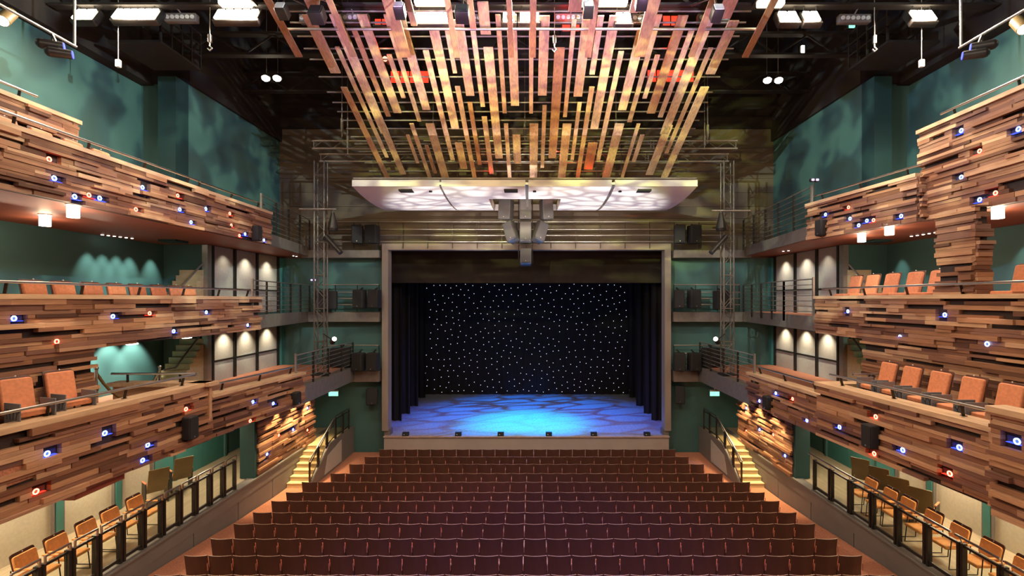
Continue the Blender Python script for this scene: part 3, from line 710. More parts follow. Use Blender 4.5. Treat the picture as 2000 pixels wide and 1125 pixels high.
# ================================================================ CEILING BOARDS
A0, SL = 11.885, .36
def board_d(py, a0): return a0/((VY-py)/F + SL)
BOARDS = [ # left, right at the lower end, lower y, upper y, layer
 (577.6,591,112,-120,1),(612,636,38.5,-120,1),(684,695,111.5,-120,1),(646,665.6,143.5,30,0),(744,759.6,261,30,0),(752.5,759,308,93,0),
 (752,761.3,348,171.7,0),(754.5,763,228,57,0),(769,784.5,221,30,0),(784,792.5,192,108,0),(815.4,823,237.6,30,0),(781,803,113,-120,1),
 (803,815,51,-120,1),(825.5,840.7,215,30,0),(880,888.5,313,100,0),(882,897,252,40,0),(888,898,113.5,-120,1),(884.8,893,143.5,40,0),
 (910.7,926.7,187.5,40,0),(923,930.6,347,170,0),(933.5,941,322,201,0),(919,930.4,57.5,-120,1),(939,947.5,209,40,0),(939,959,68,5,0),
 (967.8,982,309.7,94,0),(982,989.8,221.5,30,0),(956,964.5,340,229,0),(994.4,1004,113,-120,1),(998,1014,207,30,0),(992,999,347,243,0),
 (1004,1017.7,320,264.6,0),(1035,1046.4,113,-120,1),(1033.7,1041,222,60,0),(1050.6,1067.5,187,32,0),(1071,1086,309,94.6,0),(1034.6,1049,348,243,0),
 (1055.7,1062.4,328,207,0),(1110,1135,24,-120,1),(1142.4,1154.4,113,-120,1),(1099.6,1107,229,40,0),(1120,1136.8,189,40,0),(1151,1161.6,146,32,0),
 (1089.5,1104,348,243,0),(1114,1120.7,313,201,0),(1124,1131.7,349,171,0),(1152.8,1168,252.7,32,0),(1164,1172,313,102,0),(1140,1157,331,280,0),
 (1238,1260,112,-120,1),(1207,1223,215.6,57,0),(1225,1233.5,239,30,0),(1176,1191,348,243,0),(1254.6,1263,193,109,0),(1263,1279,222,32,0),
 (1285,1294,229.6,57,0),(1212,1218,347,243,0),(1233.5,1241,317,264.6,0),(1261,1275,342,246,0),(1344,1356,112,-120,1),(1289,1304.4,262.6,32,0),
 (1298,1305,300,95,0),(1378,1396,145.6,42,0),(1291,1303.6,347,171,0),(1399,1426,37,-120,1),(1449,1461.6,113,-120,1),(1229,1245,26,-120,1),
 (782,793,341,242,0),(836,843,348,242.6,0),(863,877,349,242.6,0),(813,819,319,264.6,0),(846.6,853.4,339,285,0),(899.5,913,330,280,0)]
def mk_board(xl, xr, yb, yt, lay):
    a0 = A0 - .42*lay
    db, dt = board_d(yb, a0), board_d(yt, a0)
    X = CX + ((xl+xr)/2 - VX)*db/F; w = (xr-xl)*db/F
    p = lambda d: Vector((X, d, CZ + a0 - SL*d + .02))
    mb = MB(); mb.beam(p(db), p(dt), w, .04)
    # a rebated batten screwed on the upper face keeps every board straight
    q = p(db)*.97 + p(dt)*.03 + Vector((0,0,.03)); e = p(db)*.03 + p(dt)*.97 + Vector((0,0,.03)); mb.beam(q, e, w*.3, .03)
    return mb, X, w, db, dt
far_b = sorted([b for b in BOARDS if b[4] == 0], key=lambda b: b[0]+b[1]); near_b = sorted([b for b in BOARDS if b[4] == 1], key=lambda b: b[0]+b[1])
for k, b in enumerate(far_b):
    mb, X, w, db, dt = mk_board(*b)
    lab = '%s %s pine board of the ceiling canopy, %s from left counted along lower ends' % ('wide' if w > .24 else 'narrow', 'long' if dt < db-3.2 else 'short', ordn(k+1))
    tag(build('ceiling_board', mb, M[rnd.choice(('pine','pine','pine_mid','pine','pine_mid','pine_dark_unlit'))], None), lab, 'ceiling board', 'pine boards of the ceiling canopy')
for k, b in enumerate(near_b):
    mb, X, w, db, dt = mk_board(*b)
    tag(build('ceiling_board', mb, M['pine_dark_unlit'], None), '%s near pine ceiling board cut off by the top of the photo, %s from left' % ('wide' if w > .24 else 'narrow', ordn(k+1)), 'ceiling board', 'near pine boards of the ceiling canopy')  # every near board takes the dark tone as painted lack of light
PIPES = [22, 44, 71, 95, 116, 150, 180, 200, 218, 235, 251, 267, 281, 296, 318, 334]
for k, py in enumerate(PIPES):
    d = board_d(py, A0 + .12); z = CZ + A0 + .12 - SL*d; xa, xb = -6.2, 5.9
    mb = MB(); mb.tube((xa, d, z), (xb, d, z), .025, 8)
    tag(build('hanging_pipe', mb, M['rail'], None), 'thin horizontal pipe above the ceiling boards, %s from the top of the photo' % ordn(k+1), 'pipe', 'pipes carrying the ceiling boards')
d = board_d(57, A0 - .16); z = CZ + A0 - .16 - SL*d
mb = MB(); mb.tube((CX+(562-VX)*d/F, d, z), (CX+(1476-VX)*d/F, d, z), .035, 10)
tag(build('hanging_pipe', mb, M['gal'], None), 'bright thick pipe crossing in front of the ceiling boards near the top', 'pipe')
# ================================================================ TRUSSES AND TOWERS
def ladder(label, xa, xb, y, z0, z1, n):
    r = thing('lighting_truss', label, 'truss', ((xa+xb)/2, y, z0))
    for z in (z0, z1):
        mb = MB(); mb.tube((xa, y, z), (xb, y, z), .034, 8); build('chord', mb, M['gal'], r)
    mb = MB(); w = (xb-xa)/n
    for i in range(n):
        x = xa + w*i; zz = (z0, z1) if i % 2 == 0 else (z1, z0)
        mb.tube((x, y, zz[0]), (x+w, y, zz[1]), .014, 6)
    mb.tube((xa+.05, y, z0), (xa+.05, y, z1), .018, 6); mb.tube((xb-.05, y, z0), (xb-.05, y, z1), .018, 6)
    build('lacing', mb, M['truss'], r)
    for f in (.19, .39, .66, .80):
        x = xa + (xb-xa)*f; mb = MB()
        for dx in (-.06, .06):
            mb.tube((x+dx, y, z0-.03), (x+dx, y, z1+.03), .012, 6)
            for z in (z0, z1): mb.sph((x+dx, y-.03, z), .03)
        build('coupler', mb, M['steel'], r)
d1, d2 = 18.7, 19.4
tx = lambda px, d: CX + (px-VX)*d/F
ladder('upper horizontal lighting truss in front of the white reflector', tx(610,d1), tx(1440,d1), d1, CZ+(VY-290)*d1/F, CZ+(VY-275)*d1/F, 42)
ladder('lower horizontal lighting truss in front of the white reflector', tx(624,d2), tx(1423,d2), d2, CZ+(VY-315)*d2/F, CZ+(VY-301)*d2/F, 42)
for s, nm, pa, pb in ((-1, 'left', 617, 636), (1, 'right', 1411, 1430)):
    xa, xb = tx(pa, d2), tx(pb, d2); z0, z1 = 4.0, CZ + (VY-316)*d2/F
    xm = (xa+xb)/2
    r = thing('truss_tower', 'vertical black truss tower on the %s lower gallery' % nm, 'truss tower', (xm, d2, z0))
    cs = [(xa, d2-.16), (xb, d2-.16), (xa, d2+.16), (xb, d2+.16)]
    for x, y in cs:
        mb = MB(); mb.tube((x, y, z0), (x, y, z1), .03, 8); build('chord', mb, M['truss'], r)
    mb = MB(); z = z0; k = 0
    while z < z1 - .3:
        zz = z + .44
        for (p, q) in ((0,1),(2,3),(0,2),(1,3)):
            a, b = (cs[p], cs[q]) if k % 2 == 0 else (cs[q], cs[p]); mb.tube((*a, z), (*b, zz), .013, 6)
        if k % 3 == 0:
            for (p, q) in ((0,1),(2,3)): mb.tube((*cs[p], z), (*cs[q], z), .025, 6)
        z = zz; k += 1
    build('lacing', mb, M['truss'], r)
    mb = MB(); mb.bb(xm-.28, xm+.28, d2-.28, d2+.28, z0, z0+.05); build('base_plate', mb, M['steeldark'], r)
    # pipe arm with fixtures
    xa2, xb2 = (tx(583,19.0), tx(656,19.0)) if s < 0 else (tx(1391,19.0), tx(1467,19.0))
    zz = CZ + (VY-(408 if s < 0 else 411))*19.0/F
    mb = MB(); mb.tube((xa2, 19.05, zz), (xb2, 19.05, zz), .035, 8)
    tag(build('pipe_arm', mb, M['gal'], None), 'pale horizontal pipe clamped across the %s truss tower' % nm, 'pipe')
    pxs = [((650 if s < 0 else 1408), 436, 'hanging pear-shaped stage lantern on the %s truss tower', -1), ((651 if s < 0 else 1403), 478, 'long profile spotlight angled down from the %s truss tower', 0), ((651 if s < 0 else 1400), 665, 'small lit spotlight low on the %s truss tower', 1)]
    for px, py, lb, kind in pxs:
        c = U(px, py, 19.0)
        l = thing('stage_lantern', lb % nm, 'stage light', c)
        if kind == -1:
            mb = MB(); mb.tube(c+Vector((0,0,.42)), c+Vector((0,0,-.2)), .06, 10, .2); mb.tube(c+Vector((0,0,-.2)), c+Vector((0,0,-.3)), .2, 10, .17); build('housing', mb, M['steeldark'], l)
            mb = MB(); mb.tube(c+Vector((0,0,.42)), (c.x, 19.05, zz), .012, 6); build('hook', mb, M['steel'], l)
        else:
            di = Vector((-s*.62, -.2, -.62)) if kind == 0 else Vector((-s*.5, -.75, .35)); di.normalize()
            ln = .48 if kind == 0 else .2
            mb = MB(); mb.tube(c-di*ln, c+di*ln*.4, .11, 12, .085); mb.tube(c+di*ln*.4, c+di*ln, .085, 12, .1); build('housing', mb, M['steeldark'], l)
            mb = MB(); mb.tube(c+di*(ln-.01), c+di*(ln+.006), .085, 12); build('lens', mb, M['e_small'] if kind else M['spk'], l)
            mb = MB(); mb.beam(c, (xm+ -s*.2, 19.15, c.z+.25), .03, .03); build('yoke', mb, M['steeldark'], l)
# hangers above the trusses
for k, (px, ya, yb) in enumerate(((668,196,268),(679,230,300),(846,205,285),(1025,190,275),(1203,205,268),(1376,240,292),(1382,208,280))):
    a, b = U(px, ya, 18.7), U(px, yb, 18.7); mb = MB(); mb.tube(b, a, .025, 8); mb.tube(b+(a-b)*.15, b+(a-b)*.5, .06, 8)
    mb.tube(a, a+Vector((0,0,4.6)), .008, 5)
    tag(build('chain_hoist', mb, M['gal'], None), 'slim chain hoist holding the lighting truss, %s from left' % ordn(k+1), 'hoist', 'hoists above the lighting trusses')
# ================================================================ WHITE REFLECTOR
PROF = [(17.0,3.955),(17.4,3.90),(17.9,3.84),(18.4,3.80),(18.95,3.775),(19.6,3.77),(20.2,3.785),(20.8,3.83),(21.3,3.90),(21.6,3.955)]
def section(x0, x1, hx=None):
    mb = MB()
    def strip(xa, xb, pr, lip):
        poly = [(y, CZ+z) for y, z in pr] + [(pr[-1][0], CZ+4.16), (pr[0][0], CZ+4.17)]
        mb.prism(poly[::-1], xa, xb)
    if hx is None: strip(x0, x1, PROF, 1)
    else:
        a, b = hx
        if a > x0: strip(x0, a, PROF, 1)
        if b < x1: strip(b, x1, PROF, 1)
        strip(a, b, [p for p in PROF if p[0] <= 18.4], 1); strip(a, b, [p for p in PROF if p[0] >= 21.2], 0)
    return mb
xs_ = [(688,858), (862,1026), (1032,1195), (1201,1362)]
for k, (pa, pb) in enumerate(xs_):
    x0, x1 = tx(pa, 17), tx(pb, 17)
    hx = (tx(955, 18.4), x1) if k == 1 else (x0, tx(1095, 18.4)) if k == 2 else None
    nm = ['outer left', 'inner left', 'inner right', 'outer right'][k]
    r = thing('acoustic_reflector', '%s panel of the white curved reflector above the stage front' % nm, 'reflector', ((x0+x1)/2, 19, CZ+3.77), 'white reflector panels')
    build('panel', section(x0, x1, hx), M['white'], r)
    mb = MB(); mb.bb(x0, x1, 16.975, 17.0, CZ+3.95, CZ+4.175); build('dimmed_front_edge', mb, M['lip'], r)  # added strip with shade put into its colour
    mb = MB(); pxs = (794, 371) if k == 0 else (998, 372) if k == 1 else None if k == 2 else (1257, 368)
    if pxs:
        c = U(pxs[0], pxs[1], 17.45); mb.bb(c.x-.24, c.x+.24, 17.25, 17.6, CZ+3.86, CZ+3.94); build('vent_slot', mb, M['spk'], r)
    if k != 1:
        c = U((841, 0, 1044, 1211)[k], 372, 17.45); mb = MB(); mb.tube((c.x, 17.45, CZ+3.85), (c.x, 17.45, CZ+3.95), .06, 12); build('recessed_light', mb, M['spk'], r)
    for xx in (x0+.4, x1-.4):
        mb = MB(); mb.tube((xx, 18, CZ+4.1), (xx, 18, CZ+6.1), .008, 5); build('hanging_wire', mb, M['steeldark'], r)
mb = MB(); mb.tube((tx(688,17), 17.1, CZ+4.26), (tx(1362,17), 17.1, CZ+4.26), .03, 8)
tag(build('support_bar', mb, M['rail'], None), 'dark straight bar running along the top of the white reflector', 'pipe')
for k, px in enumerate((860, 1029, 1198)):
    mb = MB(); x = tx(px, 17)
    pr = [(y, CZ+z+.06) for y, z in PROF]; mb.prism((pr + [(y, z+.08) for y, z in pr][::-1])[::-1], x-.05, x+.05)
    tag(build('joint_rib', mb, M['gal'], None), 'curved metal rib in the %s joint of the white reflector' % ('left', 'middle', 'right')[k], 'rib')
# ================================================================ SPEAKERS
def speaker(label, c, w, h, dp, m='spk', tilt=0, roll=0, yaw=0, group=None, bracket=None):
    c = Vector(c); Mx = Matrix.Rotation(yaw, 3, 'Z') @ Matrix.Rotation(roll, 3, 'Y') @ Matrix.Rotation(tilt, 3, 'X')
    r = thing('loudspeaker', label, 'loudspeaker', c, group)
    mb = MB(); mb.rbox(c, (w, dp, h), min(.05, w*.18), .02, Mx); build('cabinet', mb, M['spkgrey' if m == 'spkgrey' else 'spk'], r)
    mb = MB(); mb.rbox(c + Mx @ Vector((0, -dp/2-.006, 0)), (w*.9, .02, h*.92), .03, .006, Mx); g = build('grille', mb, M[m], r)
    mb = MB(); mb.rbox(c + Mx @ Vector((0, -dp/2-.018, -h*.38)), (.035, .008, .035), .01, .002, Mx); build('badge', mb, M['steel'], g)
    if bracket is not None:
        mb = MB(); mb.beam(c + Mx @ Vector((0, 0, h*.48)), bracket, .05, .05); build('bracket', mb, M['steeldark'], r)
    return r
cd = 20.6
def S(px0, px1, py0, py1, d): 
    a, b = U(px0, py1, d), U(px1, py0, d); return (a+b)/2, b.x-a.x, b.z-a.z
for lb, q, kw in (('top left grey loudspeaker of the centre cluster', (976,1001,390,429), dict(yaw=R(-22), tilt=R(0), roll=R(3))),
                  ('top centre grey loudspeaker of the centre cluster', (1015,1038,389,429), {}),
                  ('top right grey loudspeaker of the centre cluster', (1056,1078,390,429), dict(yaw=R(22), roll=R(-3))),
                  ('tilted left grey loudspeaker in the middle of the centre cluster', (988,1010,433,474), dict(roll=R(-24), yaw=R(-28), tilt=R(-12))),
                  ('upright grey loudspeaker in the middle of the centre cluster', (1015,1038,434,474), dict(tilt=R(-10))),
                  ('tilted right grey loudspeaker in the middle of the centre cluster', (1043,1065,433,474), dict(roll=R(24), yaw=R(28), tilt=R(-12))),
                  ('lowest grey loudspeaker of the centre cluster', (1016,1038,487,518), dict(tilt=R(-18)))):
    c, w, h = S(*q, cd); speaker(lb, c, w, h, .42, 'spkgrey', group='centre loudspeaker cluster', **kw)
r = thing('rigging_frame', 'dark rigging frame holding the centre loudspeaker cluster', 'frame', U(1027, 480, cd+.15))
for px in (1013, 1040):
    mb = MB(); mb.tube(U(px, 340, cd+.1), U(px, 515, cd+.1), .02, 8); build('upright', mb, M['steeldark'], r)
for py, a, b in ((387, 976, 1078), (430, 976, 1078), (477, 1012, 1042)):
    mb = MB(); mb.beam(U(a, py, cd+.1), U(b, py, cd+.1), .06, .05); build('crossbar', mb, M['steeldark'], r)
for nm, sg, tab in (('left', -1, dict(u=[(688,708,440,476),(715,739,440,476)], m=[(617,657,568,604),(692,713,566,602),(721,742,566,602)], l=[(647,684,690,726),(690,711,689,724),(718,739,689,724)])),
                    ('right', 1, dict(u=[(1317,1338,440,476),(1345,1367,440,476)], m=[(1317,1336,566,602),(1345,1366,566,602),(1395,1425,568,604)], l=[(1317,1338,689,724),(1345,1367,689,724),(1372,1408,690,726)]))):
    for key, lv in (('u','upper'), ('m','middle'), ('l','lower')):
        for k, q in enumerate(tab[key]):
            c, w, h = S(*q, 21.5)
            if key == 'l' and w > .6: c.z += .24
            speaker('black loudspeaker on the %s %s cross gallery, %s from left' % (lv, nm, ordn(k+1)), c, w, h, .4, group='black loudspeakers beside the stage', yaw=R(12)*sg*(-1 if k == 0 else 1), bracket=(c.x, 21.9, c.z+h*.62))
    q = (716,737,758,790) if sg < 0 else (1319,1337,754,788)
    c, w, h = S(*q, 22.0); speaker('black loudspeaker bracketed on the teal wall to the %s of the stage' % nm, c, w, h, .4, yaw=R(15)*-sg, tilt=R(-5), bracket=(c.x, 22.45, c.z))
def face_spk(key, q, label):
    far, near, n = PANELS[key]; px = (q[0]+q[1])/2
    u = near - far; dirx = (px-VX)/F   # ray in plan: x = CX + t*dirx, y = t
    den = u.x - dirx*u.y; s = (CX + dirx*far.y - far.x)/den
    p = far + u*s; t = p.y; zc = CZ + (VY-(q[2]+q[3])/2)*t/F; h = (q[3]-q[2])*t/F
    yaw = math.atan2(n.x, -n.y)
    speaker(label, (p.x+n.x*.13, p.y+n.y*.13, zc), .28, h, .2, yaw=yaw, group='small black loudspeakers on the balcony fronts')
face_spk('L3B', (486,502,441,471), 'small black loudspeaker on the upper left timber balcony front')
face_spk('R3B', (1603,1619,429,461), 'small black loudspeaker on the upper right timber balcony front')
face_spk('L1A', (350,372,812,858), 'small black loudspeaker on the near lower left timber balcony front')
face_spk('L1B', (565,577,765,790), 'small black loudspeaker on the far lower left timber balcony front')
face_spk('R1A', (1701,1723,828,875), 'small black loudspeaker on the near lower right timber balcony front')
face_spk('R1B', (1501,1514,773,800), 'small black loudspeaker on the far lower right timber balcony front')
# ================================================================ ACCENT LEDS IN THE TIMBER
PNAME = dict(L3A='long upper left balcony front', L3B='short upper left balcony front', L2='middle left balcony front', L2W='timber wall below the middle left balcony', L1A='near lower left balcony front', L1B='far lower left balcony front', LS='timber wall by the left steps',
 R3A='tall upper right balcony front', R3B='short upper right balcony front', R2='middle right balcony front', R2W='timber wall below the middle right balcony', R1A='near lower right balcony front', RN='raised block of the lower right balcony', R1B='far lower right balcony front', RS='timber wall by the right steps')
LEDPOS = []
for key, txt in LEDS.items():
    far, near, n = PANELS[key]; u = near - far; cnt = {}
    ang = math.atan2(u.y, u.x); Rm = Matrix.Rotation(ang, 3, 'Z')
    items = [t.split(',') for t in txt.split()]
    items = sorted([(float(a), float(b), c) for a, b, c in items])
    tot = {c: sum(1 for i in items if i[2] == c) for c in 'RB'}
    for px, py, c in items:
        cnt[c] = cnt.get(c, 0) + 1
        dirx = (px-VX)/F; s = (CX + dirx*far.y - far.x)/(u.x - dirx*u.y); p = far + u*s; z = CZ + (VY-py)*p.y/F
        cn = 'blue' if c == 'B' else 'red'
        pos = '' if tot[c] == 1 else ', %s from left' % ordn(cnt[c])
        c0 = Vector((p.x, p.y, z)) + Vector((n.x, n.y, 0))*.0; uu = Vector((u.x, u.y, 0)).normalized(); nn = Vector((n.x, n.y, 0))
        uu = -uu
        r = thing('accent_light', '%s accent light in the %s%s' % (cn, PNAME[key], pos), 'accent light', c0, 'accent lights in the timber fronts')
        mb = MB(); mb.box(c0 + uu*.06 - nn*.045, (.26, .03, .085), Rm); build('recess', mb, M['e_blued' if c == 'B' else 'e_redd'], r)  # recess glows itself to imitate LED light on the niche
        mb = MB()
        for k in range(10):
            a, b = 2*math.pi*k/10, 2*math.pi*(k+1)/10
            f = lambda t: c0 + nn*.03 + uu*(.042*math.cos(t)) + Vector((0,0,.042*math.sin(t)))
            mb.tube(f(a), f(b), .011, 6, cap=False)
        build('ring', mb, M['e_bluew' if c == 'B' else 'e_redw'], r)
        mb = MB(); mb.tube(c0 + nn*.0, c0 + nn*.022, .032, 12); build('lens', mb, M['e_blue' if c == 'B' else 'e_red'], r)
        LEDPOS.append((c0 + nn*.085 + uu*.02, c))
        mb = MB(); mb.box(c0 + uu*.05 - nn*.01 - Vector((0,0,.05)), (.24, .06, .008), Rm); build('glow_sill', mb, M['e_blue' if c == 'B' else 'e_red'], r)  # added glowing sill in place of LED light falling there
# ================================================================ CEILING RIG
for k, (y, z) in enumerate(((9.0, 14.9), (12.9, 14.75), (16.4, 15.2), (19.5, 15.3))):
    r = thing('ceiling_beam', 'dark steel ceiling beam spanning the hall, %s from the camera' % ordn(k+1), 'beam', (0, y, z), kind='structure')
    mb = MB(); mb.bb(-12.5, 12.5, y-.12, y+.12, z, z+.06); mb.bb(-12.5, 12.5, y-.12, y+.12, z+.7, z+.78)
    for q in range(25): mb.beam((-12.5+q, y, z+(.05 if q % 2 else .72)), (-11.5+q, y, z+(.72 if q % 2 else .05)), .05, .05)
    build('girder', mb, M['bridge'], r)
for s, nm in ((-1, 'left'), (1, 'right')):
    r = thing('catwalk', 'dark catwalk with railings under the ceiling on the %s' % nm, 'catwalk', (s*10.6, 15, 14.4), kind='structure')
    mb = MB(); mb.bb(s*10.4, s*11.9, 13.9, 15.6, 14.35, 14.42); build('deck', mb, M['bridge'], r)
    mb = MB()
    for q in range(5):
        y = 13.9 + q*.42; mb.bb(s*10.38, s*10.43, y, y+.05, 14.4, 15.5)
    for z in (14.8, 15.15, 15.5): mb.tube((s*10.4, 13.9, z), (s*10.4, 15.6, z), .025, 6)
    build('railing', mb, M['bridge'], r)
FD = 12.8
def flood(label, px, py, wpx, n, em='e_flood'):
    c = U(px, py, FD); w = wpx*FD/F
    r = thing('floodlight', label, 'floodlight', c, 'floodlights on the ceiling bridge')
    Mt = Matrix.Rotation(R(-30), 3, 'X')
    mb = MB(); mb.rbox(c + Mt @ Vector((0, .1, 0)), (w+.1, .18, .5), .04, .02, Mt); build('housing', mb, M['steeldark'], r)
    for k in range(n):
        x = (k-(n-1)/2)*w/n; mb = MB(); mb.rbox(c + Mt @ Vector((x, -.01, 0)), (w/n*.86, .04, .40), .03, .01, Mt); build('lamp', mb, M[em], r)
    for dx in (-w*.4, w*.4):
        mb = MB(); mb.tube(c + Vector((dx, .1, .1)), (c.x+dx, 12.85, 14.78), .02, 6); build('hanger', mb, M['steeldark'], r)
FL = [(165,28,40,2),(265,27,84,6),(462,28,82,5),(843,35,66,6),(994,33,24,2),(1034,33,38,3),(1218,35,30,2),(1540,32,36,2),(1585,32,30,2),(1803,30,44,3)]
for k, (px, py, w, n) in enumerate(FL): flood('very bright floodlight on the ceiling bridge, %s from left' % ordn(k+1), px, py, w, n)
for k, (px, py, w) in enumerate(((460,6,60),(842,3,64),(1180,4,90),(1505,6,50))):
    c = U(px, py, 12.55); mb = MB(); mb.rbox(c, (w*12.55/F, .2, .16), .03, .02)
    r = thing('strip_light', 'long white strip light above the floodlights, %s from left' % ordn(k+1), 'strip light', c, 'strip lights'); build('diffuser', mb, M['e_floodsoft'], r)
    mb = MB(); mb.rbox(c + Vector((0,.1,.1)), (w*12.55/F+.1, .3, .08), .02, .01); build('housing', mb, M['steeldark'], r)
for k, (px, py) in enumerate(((350,32),(598,34),(688,33),(905,34),(935,34),(1115,33),(1250,34),(1395,33),(1672,34))):
    c = U(px, py, 13.05); w = (62 if px not in (905,935,598,1250) else 30)*13.05/F
    r = thing('led_batten', 'unlit lamp batten with round lenses on the ceiling bridge, %s from left' % ordn(k+1), 'stage light', c, 'unlit lamp battens')
    mb = MB(); mb.rbox(c + Vector((0,.1,0)), (w, .16, .22), .02, .01); mb.tube(c + Vector((0,.1,.1)), (c.x, 12.95, 14.78), .02, 6); build('housing', mb, M['grey'], r)
    n = max(2, round(w/.15))
    for q in range(n):
        x = c.x + (q-(n-1)/2)*w/n*.95; mb = MB(); mb.tube((x, c.y+.03, c.z), (x, c.y+.0, c.z), .055, 10); build('lens', mb, M['bone'], r)
for k, (px, py) in enumerate(((531,153),(1511,157))):
    for q, dx in enumerate((-12, 10)):
        c = U(px+dx, py, 17.2)
        r = thing('hanging_lamp', 'small bright hanging lamp in the dark ceiling on the %s, %s of its pair' % (('left','right')[k], ('left one','right one')[q]), 'lamp', c)
        mb = MB(); mb.sph(c, .14, 10, 6, (1,1,.7)); build('bulb', mb, M['e_flood'], r)
        mb = MB(); mb.tube(c + Vector((0,.05,.05)), c + Vector((0,.05,.2)), .15, 10, .05); build('shade', mb, M['steeldark'], r)
        mb = MB(); mb.tube(c + Vector((0,.05,.2)), c + Vector((0,.05,5.0)), .008, 5); build('wire', mb, M['gal'], r)
for k, (px, py, d) in enumerate(((552,23,11.6),(620,30,11.5),(781,22,11.5),(903,28,11.5),(1149,20,11.5),(1253,4,10.6),(1400,27,11.1))):
    c = U(px, py, d); r = thing('fresnel_lantern', 'small square lantern clamped among the ceiling boards, %s from left' % ordn(k+1), 'stage light', c, 'square lanterns among the ceiling boards')
    Mt = Matrix.Rotation(R(-30), 3, 'X'); w = .24 if k not in (1,3) else .32
    mb = MB(); mb.rbox(c, (w, .3, w), .02, .015, Mt); build('housing', mb, M['steeldark'], r)
    mb = MB(); mb.rbox(c + Mt @ Vector((0,-.16,0)), (w*.86, .02, w*.86), .02, .004, Mt); build('lens', mb, M['bone'] if k not in (1,3) else M['black'], r)
    mb = MB(); mb.beam(c + Vector((0,0,.08)), c + Vector((0,.1,.45)), .04, .03); mb.tube(c + Vector((0,.1,.45)), (c.x, 12.9, 14.78), .018, 6); build('yoke', mb, M['steel'], r)
for k, (px, ya, yb, hook) in enumerate(((410,30,90,1),(1708,52,92,1),(1083,30,92,1),(231,60,130,0),(1800,60,130,0))):
    a, b = U(px, ya, 12.9), U(px, yb, 12.9)
    r = thing('chain_hook' if hook else 'pull_cord', ('chain with steel hook hanging from the ceiling, %s' if hook else 'hanging cord with a pale switch box, %s') % ('left side', 'right side', 'above the centre boards', 'left side', 'right side')[k], 'hook' if hook else 'cord', b)
    mb = MB(); mb.tube(a+Vector((0,0,1.3)), b + Vector((0,0,.2)), .012, 6); build('cord', mb, M['gal'], r)
    mb = MB()
    if hook: mb.rbox(b + Vector((0,0,.2)), (.09, .07, .22), .02, .01); mb.path([b+Vector(p) for p in ((0,0,.1),(0,0,0),(.06,0,-.06),(.0,0,-.12),(-.06,0,-.06))], .018, 6)
    else: mb.rbox(b + Vector((0,0,.08)), (.11, .09, .2), .02, .01)
    build('hook' if hook else 'switch_box', mb, M['steel' if hook else 'bone'], r)
# side spotlight pairs on wall pipes
for s, nm, pts in ((-1, 'left', ((102,88),(119,104))), (1, 'right', ((1918,90),(1902,106)))):
    c0 = U(pts[0][0], pts[0][1]-14, 11.3)
    mb = MB(); mb.tube((c0.x, 5, c0.z+.1), (c0.x, 11.9, c0.z+.1), .03, 8)
    for y in (6.0, 11.85): mb.tube((c0.x, y, c0.z+.1), (c0.x, y, c0.z+1.6), .03, 8)
    tag(build('wall_pipe', mb, M['gal'], None), 'pipe running along the top of the %s teal wall with spotlights' % nm, 'pipe')
    for k, (px, py) in enumerate(pts):
        c = U(px, py, 11.3); di = Vector((-s*.75, .45, .06)).normalized()
        r = thing('spotlight', 'black spotlight with blue lens on the %s wall pipe, %s' % (nm, ('the upper one', 'the lower one')[k]), 'spotlight', c)
        mb = MB(); mb.tube(c-di*.18, c+di*.20, .115, 14, .10); mb.sph(c-di*.18, .115, 12, 6); build('housing', mb, M['steeldark'], r)
        mb = MB(); mb.tube(c+di*.195, c+di*.212, .088, 14); build('lens', mb, M['e_blue'], r)
        mb = MB(); mb.beam(c, (c0.x, c.y, c0.z+.1), .035, .03, (1,0,0)); build('yoke', mb, M['steeldark'], r)
for s, nm, px, py in ((-1, 'left', 12, 34), (1, 'right', 1993, 50)):
    c = U(px, py, 11.0); r = thing('spotlight', 'olive coloured spotlight at the top %s corner of the photo' % nm, 'spotlight', c)
    di = Vector((-s*.2, -.5, -.6)).normalized()
    mb = MB(); mb.tube(c-di*.25, c+di*.2, .13, 12); build('housing', mb, M['olive'], r)
    mb = MB(); mb.tube(c+di*.2, c+di*.22, .11, 12); build('lens', mb, M['e_small'], r)
for k, (px, py, w, h) in enumerate(((1664,48,20,14),(1568,97,12,20))):
    c = U(px, py, 15.4 if k == 0 else 17.0); r = thing('emergency_light', 'small glowing white emergency light in the dark ceiling on the right, %s' % ('the wider one', 'the narrower one')[k], 'lamp', c)
    mb = MB(); mb.rbox(c, (w*.009, .05, h*.009*1.6), .02, .01); build('lit_panel', mb, M['e_exit' if k == 0 else 'e_small'], r)
    mb = MB(); mb.rbox(c + Vector((0,.06,0)), (w*.018, .08, h*.018), .02, .01); mb.tube(c + Vector((0,.08,0)), (c.x, c.y+.08, 18.5), .015, 6); build('housing', mb, M['steeldark'], r)
# red wash lights behind the boards
RW = [(745,42,14,10),(800,150,38,22),(1310,40,16,18),(1310,148,46,22),(1115,52,18,16),(700,45,20,4)]
for k, (px, py, hw, hh) in enumerate(RW):
    d = board_d(py, A0+1.2); c = U(px, py, d); k2 = d/F
    r = thing('red_wash_light', 'red glowing wash light behind the ceiling boards, %s in reading order' % ordn(k+1), 'stage light', c, 'red wash lights')
    mb = MB(); mb.bb(c.x-hw*k2-.05, c.x+hw*k2+.05, d+.02, d+.25, c.z-hh*k2*.5-.05, c.z+hh*k2*.5+.05); mb.tube((c.x, d+.15, c.z), (c.x, d+.15, 15.2), .02, 6); build('housing', mb, M['steeldark'], r)
    n = max(1, round(hw/9))
    for q in range(n):
        x0 = c.x - hw*k2 + 2*hw*k2*q/n; mb = MB(); mb.bb(x0+.02, x0+2*hw*k2/n-.02, d, d+.03, c.z-hh*k2*.5, c.z+hh*k2*.5); build('lamp', mb, M['e_redwash'], r)
